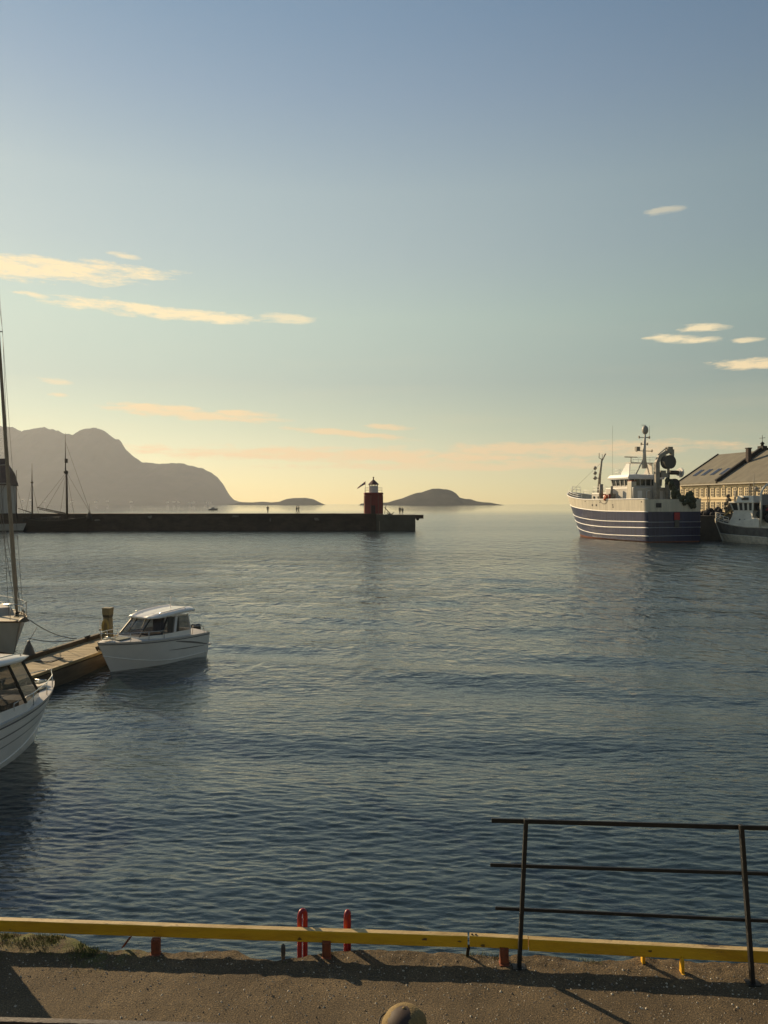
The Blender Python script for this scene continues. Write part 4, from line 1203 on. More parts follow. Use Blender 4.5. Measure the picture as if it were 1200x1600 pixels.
# ------------------------------------------------------------------ small fishing boat, right edge
def fishing_boat():
    st = Vector((55.9 + 1.75, 112.8)); bw = Vector((53.6, 124.0))
    fw = (bw - st).normalized()
    root = thing('fishing_boat', (st.x, st.y, 0), math.atan2(fw.y, fw.x), 'small white fishing boat with dark hull moored at the right edge', 'fishing boat')
    sh = lambda s: 2.55 + 1.05 * max(0, (s - .3) / .7) ** 1.4
    mid_ = lambda s: 1.0 + .25 * s
    hd = mat('boat_hull_grey', (.12, .115, .105), .6, var=.3, vscale=1.2); hw_ = mat('boat_white', (.72, .68, .58), .5, var=.1, vscale=1)
    hd2 = mat('boat_bottom_pale', (.55, .50, .40), .6, var=.25, vscale=1.5)
    P, half, Lz = make_hull(root, 10.2, 12.0, 4.3, sh, [('bottom', hd2, lambda s: -.8, mid_), ('hull_side', hd, mid_, lambda s: sh(s) - .15), ('bulwark', hw_, lambda s: sh(s) - .15, sh)], 3.2, plan_p=2.4, mid=.5)
    strake(P, root, 'rubbing_strake', hw_, lambda s: sh(s), .07); strake(P, root, 'rubbing_strake', hw_, lambda s: mid_(s) + .05, .06)
    b = MB(); b.tube([(Lz(z) + .02, 0, z) for z in (-.2, .6, 1.5, 2.4, 3.0, 3.6)], [.10, .11, .12, .12, .12, .1], 6); b.build('stem', hw_, root)
    deck(P, root, 'deck', tdark, lambda s: sh(s) - .45, lambda s: sh(s) - .45)
    rails(root, hw_, [tuple(Vector(P(s, sh(s), 1))) for s in (.60, .70, .80, .88, .95, .995)], .95, .045, levels=(1, .66, .33))
    rails(root, hw_, [tuple(Vector(P(s, sh(s), -1))) for s in (.60, .70, .80, .88, .95, .995)], .95, .045, levels=(1, .66, .33))
    # side casing flush with the hull and the wheelhouse above it
    b = MB(); b.add([(1.2, 2.1, 2.5), (7.4, 2.0, 2.75), (6.6, 1.9, 4.0), (6.3, 1.8, 5.05), (2.6, 1.8, 5.05), (2.6, 1.95, 3.9), (1.2, 2.05, 3.8),
                     (1.2, -2.1, 2.5), (7.4, -2.0, 2.75), (6.6, -1.9, 4.0), (6.3, -1.8, 5.05), (2.6, -1.8, 5.05), (2.6, -1.95, 3.9), (1.2, -2.05, 3.8)],
                    [(0, 1, 2, 3, 4, 5, 6), (13, 12, 11, 10, 9, 8, 7)] + [(i, (i + 1) % 7, 7 + (i + 1) % 7, 7 + i) for i in range(7)]); cs = b.build('deck_house', hw_, root)
    for k, x in enumerate((4.05, 5.0)):
        b = MB(); b.box((x, 1.93, 3.55), (.28, .06, .28)); b.build('vent', tdark, cs)
    gl = tglass
    b = MB(); b.add([(2.5, 1.85, 5.0), (6.35, 1.85, 5.0), (6.9, 1.85, 6.1), (2.5, 1.85, 6.1), (2.5, -1.85, 5.0), (6.35, -1.85, 5.0), (6.9, -1.85, 6.1), (2.5, -1.85, 6.1)],
                    [(0, 1, 2, 3), (7, 6, 5, 4), (0, 4, 5, 1), (1, 5, 6, 2), (2, 6, 7, 3), (3, 7, 4, 0)]); wh = b.build('wheelhouse', gl, root)
    for x0, x1 in ((2.55, 2.55), (3.4, 3.45), (4.3, 4.4), (5.2, 5.4), (6.3, 6.85)):
        for sd in (1, -1):
            b = MB(); b.bar((x0, sd * 1.87, 5.0), (x1, sd * 1.87, 6.1), .30, .10); b.build('window_post', hw_, wh)
    for y in (-.9, 0, .9):
        b = MB(); b.bar((6.38, y, 5.0), (6.93, y, 6.1), .14, .12); b.build('window_post', hw_, wh)
    b = MB(); b.box((4.7, 0, 6.22), (4.9, 4.1, .22)); b.box((4.4, 0, 6.75), (3.4, 3.2, .9), taper=.9); b.build('roof', hw_, root, bevel=.05)
    b = MB(); b.box((4.3, 1.62, 6.75), (1.3, .08, .4)); b.build('name_board', tdark, root)
    b = MB(); b.tube([(4.2, 0, 7.1), (4.2, 0, 10.6)], [.10, .04], 6); ms = b.build('mast', tgear, root)
    b = MB(); b.box((4.2, 0, 7.9), (.16, 2.0, .14)); b.ball((4.3, -.6, 8.25), .38, 10, sc=(1, 1, .8)); b.tube([(4.2, .9, 7.3), (4.2, .9, 9.2)], .03, 4); b.tube([(4.2, -1.0, 7.3), (4.2, -1.0, 8.8)], .03, 4); b.tube([(3.3, .5, 7.2), (3.3, .5, 9.5)], .03, 4); b.build('aerials', tgear, ms)
    # stern gantry arch with net block
    for sd in (1, -1):
        b = MB(); b.tube([(1.0, sd * 1.9, 2.4), (1.0, sd * 1.9, 7.4), (.9, sd * 1.6, 8.3), (.6, sd * 1.0, 8.9)], .16, 8); b.build('gantry_leg', hw_ if sd > 0 else tgear, root)
    b = MB(); b.tube([(.6, 1.0, 8.9), (.6, -1.0, 8.9)], .2, 8); b.build('gantry_beam', tgear, root)
    b = MB(); b.tube([(.2, -.2, 9.0), (1.1, -.2, 9.0)], .62, 14); b.tube([(.15, -.2, 9.0), (.3, -.2, 9.0)], .75, 14); b.build('net_block', mat('block_blue_grey', (.11, .11, .13), .5), root)
    b = MB(); b.box((.9, 0, 6.6), (.12, 3.6, 1.6)); b.build('gantry_panel', mat('panel_grey', (.22, .22, .21), .6), root)
    b = MB()
    rng = random.Random(3)
    for k in range(24): b.ball((rng.uniform(.2, 1.6), rng.uniform(-1.7, 1.5), rng.uniform(3.0, 5.6)), rng.uniform(.35, .7), 8)
    b.build('net', mat('net_black', (.02, .024, .022), .95, var=.5, vscale=6, bump=.8, bscale=12), root)
    b = MB(); b.tube([(1.2, -1.5, 6.1), (.5, -.3, 6.2), (.3, .9, 5.6), (.4, 1.5, 5.0)], .14, 8); b.build('red_hose', mat('hose_red', (.3, .03, .03), .6), root)
    # ladder board slanting on the bow and the derrick with its hanging net
    b = MB(); b.bar((10.2, 1.2, 3.3), (7.2, .9, 5.3), .35, .12); b.build('gangplank', mat('plank_yellow', (.5, .36, .14), .7), root)
    b = MB(); b.bar((8.4, -.2, 3.0), (8.2, -.4, 8.0), .22, .22); b.bar((8.2, -.4, 7.2), (7.9, .6, 5.2), .14, .14); b.build('derrick', tgear, root)
    b = MB()
    for k in range(34):
        t = rng.random()
        w = .25 + .55 * math.sin(min(1, t * 1.3) * math.pi * .5)
        b.ball((9.2 + rng.uniform(-w, w) * .8, .1 + rng.uniform(-w, w), 6.7 - 3.3 * t + rng.uniform(-.1, .1)), rng.uniform(.22, .42), 8)
    nb = b.build('hanging_net', mat('net_brown', (.16, .135, .095), .95, var=.5, vscale=5, bump=1, bscale=14), root)
    b = MB(); b.ball((9.2, .15, 7.2), .30, 10); b.build('net_float', mat('float_dark', (.06, .05, .035), .7), root)
fishing_boat()

# ------------------------------------------------------------------ right quay, nets and warehouse
def right_quay():
    b = MB(); b.prism([(49.6, 126.8), (110, 126.8), (140, 190), (58, 190), (44.5, 141.5)], -3, 4.0)
    o = b.build('right_quay', mat('quay_wall_dark', (.040, .036, .030), .9, col2=(.085, .078, .062), vscale=.5, bump=.5, bscale=2))
    tag(o, kind='structure')
    m = mat('net_heap', (.022, .022, .024), .95, var=.5, vscale=5, bump=1, bscale=12)
    for i, (u, d, s, lab) in enumerate(((1109, 131, 1.5, 'pile of dark fishing net on the quay beside the trawler stern'), (1122, 132, 1.3, 'smaller pile of dark fishing net on the quay by the fishing boat bow'))):
        rng = random.Random(20 + i)
        b = MB()
        for k in range(26):
            a = rng.random() * 6.28; r = rng.random() ** .6 * s
            b.ball((r * math.cos(a), r * math.sin(a), .15 + rng.random() * s * .8 * (1 - r / s)), rng.uniform(.3, .5), 8)
        tag(b.build('net_pile', m, None, (px(u, d), d, 4.0)), lab, 'fishing net', 'net piles on the quay')
right_quay()
def warehouse():
    A = Vector((64.7, 168.0)); Bv = Vector((71.2, 142.5)); dr = (Bv - A).normalized(); nin = Vector((-dr.y, dr.x))   # inward (away from us)
    if nin.x < 0: nin = -nin
    LEN = 40.0; W = 10.2; ZG = 4.0; ZE = 10.5; ZR = 16.7
    rz = math.atan2(dr.y, dr.x)
    root = thing('warehouse', (A.x, A.y, ZG), rz, 'long cream warehouse with grey slate roof and rows of small-paned windows', 'warehouse')
    # local frame: x along the front wall towards us, y inward
    sgn = 1 if Vector((-dr.y, dr.x)).dot(nin) > 0 else -1
    he, hr_ = ZE - ZG, ZR - ZG
    cream = mat('cream_wall', (.78, .64, .40), .75, col2=(.68, .54, .32), vscale=.5, stretch=(1, 1, .4), bump=.2, bscale=4)
    slate = mat('slate_roof', (.150, .135, .100), .8, col2=(.205, .185, .135), vscale=.35, stretch=(2, 1, 1), bump=.4, bscale=3, detail=8)
    dkb = mat('parapet_dark', (.03, .026, .022), .8)
    Y = lambda y: sgn * y
    b = MB()
    b.add([(0, 0, 0), (LEN, 0, 0), (LEN, 0, he), (0, 0, he), (0, Y(2 * W), 0), (LEN, Y(2 * W), 0), (LEN, Y(2 * W), he), (0, Y(2 * W), he), (0, Y(W), hr_ - .15), (LEN, Y(W), hr_ - .15)],
          [(0, 1, 2, 3), (5, 4, 7, 6), (4, 0, 3, 8, 7), (1, 5, 6, 9, 2)]); b.build('wall', cream, root)
    def slab(x0, x1, side):
        y0 = -.7 if side == 0 else 2 * W + .7
        z0 = he - .7 * (hr_ - he) / W
        pts = [(x0, Y(y0), z0), (x1, Y(y0), z0), (x1, Y(W), hr_), (x0, Y(W), hr_)]
        pts2 = [(p[0], p[1], p[2] + .25) for p in pts]
        q = MB(); q.add(pts + pts2, [(0, 1, 2, 3), (7, 6, 5, 4), (0, 4, 5, 1), (1, 5, 6, 2), (2, 6, 7, 3), (3, 7, 4, 0)]); return q
    rf = None
    SP = 13.0    # fire wall between the two roofs
    for side in (0, 1):
        for (x0, x1) in ((-.5, SP - .3), (SP + .3, LEN + .5)):
            o = slab(x0, x1, side).build('roof', slate, root)
            if side == 0 and rf is None: rf = o
    def onroof(x, y, dz=0): return (x, Y(y), he + (hr_ - he) * y / W + .25 + dz)
    b = MB(); b.bar(onroof(SP, -.7, .1), onroof(SP, W, .35), .55, 1.0); b.bar(onroof(SP, 2 * W + .7, -12.2 if False else .1 - (hr_ - he) * (W + 1.4) / W * 1.0 - .0), onroof(SP, W, .35), .5, .6); b.build('fire_wall', dkb, root)
    b = MB(); b.bar(onroof(-.55, -.8, .05), onroof(-.55, W, .05), .22, .34); b.build('verge_board', dkb, root)
    b = MB(); b.box((SP + .9, Y(W * .60), he + (hr_ - he) * .60 + 1.3), (.75, .75, 3.4)); ch = b.build('chimney', mat('chimney_brick', (.06, .045, .04), .9, var=.3, vscale=3), root)
    b = MB(); b.box((SP + .9, Y(W * .60), he + (hr_ - he) * .60 + 3.05), (.95, .95, .2)); b.build('chimney_cap', dkb, ch)
    # cowl with weather vane on the ridge
    b = MB(); b.box((SP, Y(W), hr_ + .75), (1.5, 1.1, .8)); b.lathe((SP, Y(W), hr_ + 1.1), [(.3, 0), (.3, .5), (.5, .55), (.05, 1.0)], 10); b.tube([(SP, Y(W), hr_ + 2), (SP, Y(W), hr_ + 3.4)], .05, 5); b.tube([(SP - .8, Y(W), hr_ + 2.8), (SP + .8, Y(W), hr_ + 2.8)], .05, 5); b.build('ridge_cowl', dkb, root)
    # skylights
    sk = glass_mat('skylight_glass', (.07, .08, .11), .1)
    for x in (1.8, 2.5, 4.6, 5.3, 7.5, 8.2, 10.4, 11.1):
        b = MB(); b.bar(onroof(x, 2.0, .06), onroof(x, 4.2, .06), .42, .10); b.build('skylight', sk, rf)
    b = MB(); b.box((LEN / 2, Y(-.78), he - .55), (LEN + 1, .18, .18)); b.build('gutter', mat('gutter_pale', (.5, .45, .36), .6), root)
    # windows: two rows of six panes
    fr = mat('window_frame_cream', (.62, .52, .34), .7); gl = glass_mat('window_glass', (.06, .06, .07), .06)
    bw = MB(); bw.box((0, 0, 0), (.86, .10, 1.6))
    w0 = None
    def frame_mesh():
        f = MB()
        for xx in (-.43, 0, .43): f.box((xx, Y(-.07), 0), (.12, .08, 1.72))
        for zz in (-.82, -.27, .27, .82): f.box((0, Y(-.075), zz), (.98, .06, .13))
        return f
    for zc, xs in ((4.35, [1.0 + 1.66 * k for k in range(24)]), (1.55, [1.0 + 1.66 * k for k in range(24)])):
        for k, x in enumerate(xs):
            if w0 is None:
                w0 = bw.build('window', gl, root); f0 = frame_mesh().build('frame', fr, w0); o = w0
            else:
                o = w0.copy(); col.objects.link(o); o.parent = root; f = f0.copy(); col.objects.link(f); f.parent = o
            o.location = (x, Y(-.03), zc)
    for x in (9.6, 22.0, 34.0):
        b = MB(); b.tube([(x, Y(-.2), 0), (x, Y(-.2), he - .4)], .09, 6); b.build('downpipe', mat('pipe_grey', (.2, .17, .13), .7), root)
    b = MB(); b.box((LEN / 2, Y(-.06), 2.85), (LEN, .12, .16)); b.build('string_course', mat('course_brown', (.34, .25, .13), .8), root)
warehouse()

# ------------------------------------------------------------------ left: house, white boat, ketch, far motor boat
def left_house():
    d = 176.0
    root = thing('boathouse', (px(-27, d), d, 1.9), R(12), 'white wooden wharf house with brown roof at the far left', 'house')
    ww = mat('weathered_white', (.40, .37, .33), .8, var=.15, vscale=.6, stretch=(6, 6, .3), bump=.3, bscale=6); rb = mat('roof_brown', (.085, .05, .04), .85, var=.2, vscale=1)
    W, D_, H_ = 12.0, 11.0, 8.6
    b = MB(); b.box((-1.5, 5.5, H_ / 2), (W, D_, H_)); b.build('wall', ww, root)
    x0, x1 = -1.5 - W / 2 - .4, -1.5 + W / 2 + .4
    b = MB(); b.add([(x0, -.5, H_ - .2), (x1, -.5, H_ - .2), (x1, 11.5, H_ - .2), (x0, 11.5, H_ - .2), (x0, 5.5, H_ + 6.2), (x1 - 1.6, 5.5, H_ + 6.2), (x1 - .1, 2.4, H_ + 2.7), (x1 - .1, 8.6, H_ + 2.7)],
                    [(0, 1, 6, 5, 4), (2, 3, 4, 5, 7), (6, 7, 5), (1, 2, 7, 6), (0, 4, 3), (3, 2, 1, 0)]); rf = b.build('roof', rb, root)
    b = MB(); b.box((-1.5, .02, H_ + .2), (W + .9, .9, .18)); b.build('eaves_board', mat('eaves_pale', (.4, .36, .3), .8), root)
    for x, z, w, h in ((1.0, 3.0, .8, 5.2), (2.9, 2.0, .8, 1.2), (2.9, 5.6, .8, 1.2), (-2.0, 5.6, .8, 1.2), (-2.0, 2.4, .8, 1.2), (-5, 5.6, .8, 1.2)):
        b = MB(); b.box((x, -.03, z), (w, .1, h)); wn_ = b.build('window' if h < 3 else 'hoist_door', mat('dark_opening', (.045, .04, .035), .6), root)
        b = MB(); b.box((x, -.07, z + h / 2 + .08), (w + .3, .08, .14)); b.build('frame', ww, wn_)
    b = MB(); b.box((-1.5, 3, -.7), (W + 2, 9, 1.0)); b.build('stone_base', conc, root)
left_house()
def white_boat():
    root = thing('workboat', (px(-75, 166), 166.5, 0), R(-4), 'low white hulled boat moored under the wharf house at far left', 'boat')
    sh = lambda s: 1.55 + .55 * max(0, s - .4) ** 1.2
    wm = mat('dull_white_hull', (.42, .39, .35), .6, var=.1, vscale=1)
    P, half, Lz = make_hull(root, 15.5, 16.5, 3.8, sh, [('bottom', tdark, lambda s: -.6, lambda s: .25), ('hull_side', wm, lambda s: .25, sh)], 2.0)
    deck(P, root, 'deck', tdark, lambda s: sh(s) - .2, lambda s: sh(s) - .2)
    strake(P, root, 'gunwale', mat('gunwale_brown', (.1, .06, .04), .7), sh, .07)
    b = MB(); b.box((6, 0, 2.2), (4.5, 2.4, 1.6), taper=.85); b.build('cabin', wm, root, bevel=.08)
    b = MB(); b.tube([(14.2, 0, 1.6), (14.2, 0, 13.2)], [.14, .06], 8); b.build('mast', mat('mast_brown', (.05, .035, .022), .7), root)
    b = MB(); b.tube([(13.3, 0, 10.4), (14.6, 0, 10.35)], .03, 4); b.tube([(13.3, 0, 13), (16.3, 0, 2.2)], .03, 4); b.tube([(13.3, 0, 13), (7, 0, 1.8)], .03, 4); b.build('rigging', mat('rope_dark', (.05, .04, .03), .9), root)
white_boat()
def ketch():
    d = 168.0
    xs = px(40, d); xb = px(146, d)
    root = thing('sailing_ketch', (xs, d, 0), 0, 'old dark two masted wooden ketch lying along the breakwater', 'sailing ship')
    LA = xb - xs
    wood = mat('dark_tarred_wood', (.028, .019, .012), .7, var=.35, vscale=1.5, stretch=(.3, 1, 3), bump=.4, bscale=6); spar = mat('spar_wood', (.055, .038, .022), .6, var=.25, vscale=3)
    sh = lambda s: 2.3 + .9 * (2 * s - .9) ** 2
    P, half, Lz = make_hull(root, LA * .88, LA * .98, 4.4, sh, [('bottom', wood, lambda s: -1, lambda s: .4), ('hull_side', wood, lambda s: .4, sh)], 3.0, mid=.5, plan_p=2.0, stern=.7)
    deck(P, root, 'deck', spar, lambda s: sh(s) - .5, lambda s: sh(s) - .5)
    strake(P, root, 'rail_cap', spar, sh, .09)
    sc = d / F
    Z = lambda v: EYE - (v - HV) * sc
    xm = (103.5 - 40) * sc; xz = (50 - 40) * sc
    b = MB(); b.tube([(xm + .2, 0, 1.5), (xm + .05, 0, Z(735))], [.27, .2], 8); mm = b.build('main_mast', spar, root)
    b = MB(); b.tube([(xm - .15, 0, Z(741)), (xm - .2, 0, Z(676))], [.13, .03], 6); b.box((xm - .05, 0, Z(738)), (.7, .7, .5)); b.box((xm, 0, Z(720)), (.5, .5, .9)); b.build('topmast', spar, mm)
    b = MB(); b.tube([(xz + .08, 0, 1.5), (xz, 0, Z(752))], [.2, .13], 8); mz = b.build('mizzen_mast', spar, root)
    b = MB(); b.tube([(xz, 0, Z(755)), (xz, 0, Z(724))], [.10, .03], 6); b.box((xz, 0, Z(754)), (.4, .4, .3)); b.build('mizzen_topmast', spar, mz)
    b = MB(); b.tube([(xm - .2, 0, Z(802)), ((57 - 40) * sc, .2, Z(792.5))], [.15, .1], 6); b.build('boom', spar, root)
    b = MB(); b.tube([(xm - .2, -.6, Z(803.5)), ((62 - 40) * sc, -.3, Z(795.5))], [.12, .08], 6); b.build('gaff', spar, root)
    b = MB(); b.tube([(xz - .2, 0, Z(801)), ((28 - 40) * sc, 0, Z(794))], [.12, .07], 6); b.build('mizzen_boom', spar, root)
    rope = mat('rope_dark', (.05, .04, .03), .9)
    for (p, q) in (((xm, 0, Z(735)), (xm + 1.1, 2.0, 2.6)), ((xm, 0, Z(735)), (xm + 1.1, -2.0, 2.6)), ((xm, 0, Z(735)), (xm - .6, 2.1, 2.5)), ((xm, 0, Z(735)), (xm - .6, -2.1, 2.5)), ((xm, 0, Z(737)), (LA * .98, 0, 3.3)),
                   ((xm, 0, Z(738)), ((57 - 40) * sc + .4, 0, Z(793))), ((xm, 0, Z(741)), (xm - 4.4, 0, Z(795))), ((xz, 0, Z(754)), (xz + .9, 1.8, 2.5)), ((xz, 0, Z(754)), (xz - .9, -1.8, 2.5)), ((xm - .2, 0, Z(690)), (LA * .97, 0, 3.4))):
        b = MB(); b.tube([p, q], .028, 4); b.build('stay', rope, root)
    rng = random.Random(6)
    for u, w, h in ((85, 2.4, .9), (112, 1.0, .6), (125, 1.2, .5), (68, 1.4, .7)):
        b = MB(); b.box(((u - 40) * sc, 0, 2.2 + h / 2), (w, 1.8, h)); b.build('deck_house', spar, root, bevel=.05)
    b = MB(); b.lathe(((139 - 40) * sc, 0, 2.3), [(.75, 0), (.7, .6), (.45, 1.2), (.15, 1.7), (.1, 2.0)], 10); b.build('windlass_cover', wood, root)
    b = MB(); b.tube([((139 - 40) * sc, 0, 3.9), ((140 - 40) * sc, 0, 6.0)], .03, 4); b.build('jack_staff', rope, root)
ketch()
def far_boat():
    d = 720.0
    p = at(333, 796, d)
    root = thing('motor_cruiser', (p.x - 4.2, d, 0), 0, 'tiny dark motor boat crossing the open water beyond the breakwater', 'motorboat')
    hm = mat('far_boat_hull', (.12, .12, .12), .6); 
    sh = lambda s: 1.1 + .5 * s
    P, half, Lz = make_hull(root, 7.8, 9.0, 2.8, sh, [('hull_side', hm, lambda s: -.4, sh)], 1.6)
    deck(P, root, 'deck', hm, lambda s: sh(s) - .1, lambda s: sh(s) - .1)
    b = MB(); b.box((4.2, 0, 1.9), (3.4, 2.0, 1.5), taper=.8); b.build('cabin', mat('far_boat_cabin', (.3, .3, .3), .6), root, bevel=.1)
far_boat()

# ------------------------------------------------------------------ pontoon
PA = Vector((.17, .985)).normalized(); PN = Vector((-PA.y, PA.x))    # along, and to the left
PZ = 0.56
def pontoon():
    W = 1.95
    end = Vector((-9.75, 31.2)) + PN * (W / 2)
    LEN = 20.0
    root = thing('pontoon', (end.x, end.y, 0), math.atan2(PA.y, PA.x), 'floating timber pontoon with planked deck between the moored boats', 'pontoon')
    pl = mat('pontoon_plank', (.36, .27, .13), .75, col2=(.25, .185, .09), vscale=1.2, stretch=(3, .5, 1), bump=.3, bscale=25, detail=6)
    pl2 = mat('pontoon_plank_dull', (.29, .22, .12), .8, col2=(.22, .165, .085), vscale=1.5, stretch=(3, .5, 1), bump=.3, bscale=25)
    side = mat('pontoon_side', (.10, .075, .045), .8, var=.3, vscale=2, stretch=(.5, 1, 3), bump=.3, bscale=12)
    b = MB(); b.box((-LEN / 2, 0, PZ - .34), (LEN, W - .06, .52)); b.build('float', side, root)
    pm = MB(); pm.box((0, 0, 0), (.138, W - .34, .035)); p0 = None
    rng = random.Random(1)
    n = int(LEN / .15)
    for k in range(n):
        if p0 is None:
            o = p0 = pm.build('plank', pl, root)
        else:
            o = p0.copy(); col.objects.link(o); o.parent = root
            if rng.random() < .35:
                if 'alt' not in EDGE:
                    m2 = p0.data.copy(); m2.materials.clear(); m2.materials.append(pl2); EDGE['alt'] = m2
                o.data = EDGE['alt']
        o.location = (-.1 - k * .15, rng.uniform(-.006, .006), PZ - .02 + rng.uniform(-.004, .003)); o.rotation_euler = (rng.uniform(-.004, .004), 0, rng.uniform(-.004, .004))
    b = MB(); b.box((-LEN / 2, W / 2 - .09, PZ + .05), (LEN, .17, .20)); b.build('edge_beam', mat('edge_beam_dark', (.085, .062, .035), .8, var=.3, vscale=2, bump=.3, bscale=14), root, bevel=.01)
    b = MB(); b.box((-LEN / 2, -W / 2 + .08, PZ + .012), (LEN, .15, .10)); b.build('edge_beam', pl, root, bevel=.01)
    b = MB(); b.box((-.02, 0, PZ - .0), (.10, W, .14)); b.build('end_beam', mat('edge_yellow', (.42, .27, .06), .7, var=.3, vscale=3), root, bevel=.01)
    b = MB(); b.box((-4.7, .15, PZ + .012), (.75, .62, .02)); b.build('hatch_cover', mat('hatch_dark', (.06, .048, .03), .7), root, bevel=.004)
    im = mat('cleat_iron', (.03, .025, .018), .6, var=.4, vscale=10)
    for (x, y) in ((-1.15, W / 2 - .14), (-3.1, -W / 2 + .2), (-7.8, W / 2 - .14), (-8.5, -W / 2 + .2)):
        b = MB(); b.box((x - .07, y, PZ + .12), (.04, .05, .14)); b.box((x + .07, y, PZ + .12), (.04, .05, .14)); b.tube([(x - .2, y, PZ + .2), (x - .1, y, PZ + .19), (x + .1, y, PZ + .19), (x + .2, y, PZ + .2)], [.018, .03, .03, .018], 8)
        for k in range(4): b.tube([(x + .12 * math.cos(a) * (1 + .1 * k), y + .07 * math.sin(a), PZ + .12 + .02 * k) for a in [q * math.pi / 5 for q in range(11)]], .014, 5)
        b.build('cleat', im, root)
pontoon()
def pedestal():
    p = on(168.5, 997, PZ)
    root = thing('service_pedestal', (p.x, p.y, PZ), math.atan2(PA.y, PA.x) - R(90), 'olive metal service pedestal with coiled hose at the end of the pontoon', 'pedestal')
    m = mat('pedestal_olive', (.20, .165, .085), .6, var=.25, vscale=5, bump=.2, bscale=20); dk = mat('pedestal_dark', (.06, .05, .03), .6)
    b = MB(); b.box((0, 0, .42), (.34, .30, .84), taper=.86); b.build('cabinet', m, root, bevel=.02)
    b = MB(); b.box((0, 0, .90), (.30, .27, .10)); b.build('neck', dk, root)
    b = MB(); b.box((0, 0, 1.08), (.33, .30, .26), taper=1.05); b.box((0, 0, 1.22), (.38, .34, .03)); b.build('head', m, root, bevel=.01)
    for r in (.10, .125, .15):
        b = MB(); b.tube([(r * math.sin(a), -.185 - r * .15, .50 + r * 1.9 * math.cos(a)) for a in [k * math.pi / 10 for k in range(21)]], .014, 6); b.build('hose_coil', mat('hose_yellow', (.36, .28, .09), .5), root)
    b = MB(); b.tube([(-.30, -.05, 0), (-.32, -.05, .75)], .012, 6); b.box((-.30, -.06, .34), (.10, .07, .09)); b.build('side_meter', mat('meter_pale', (.7, .66, .58), .3), root)
pedestal()

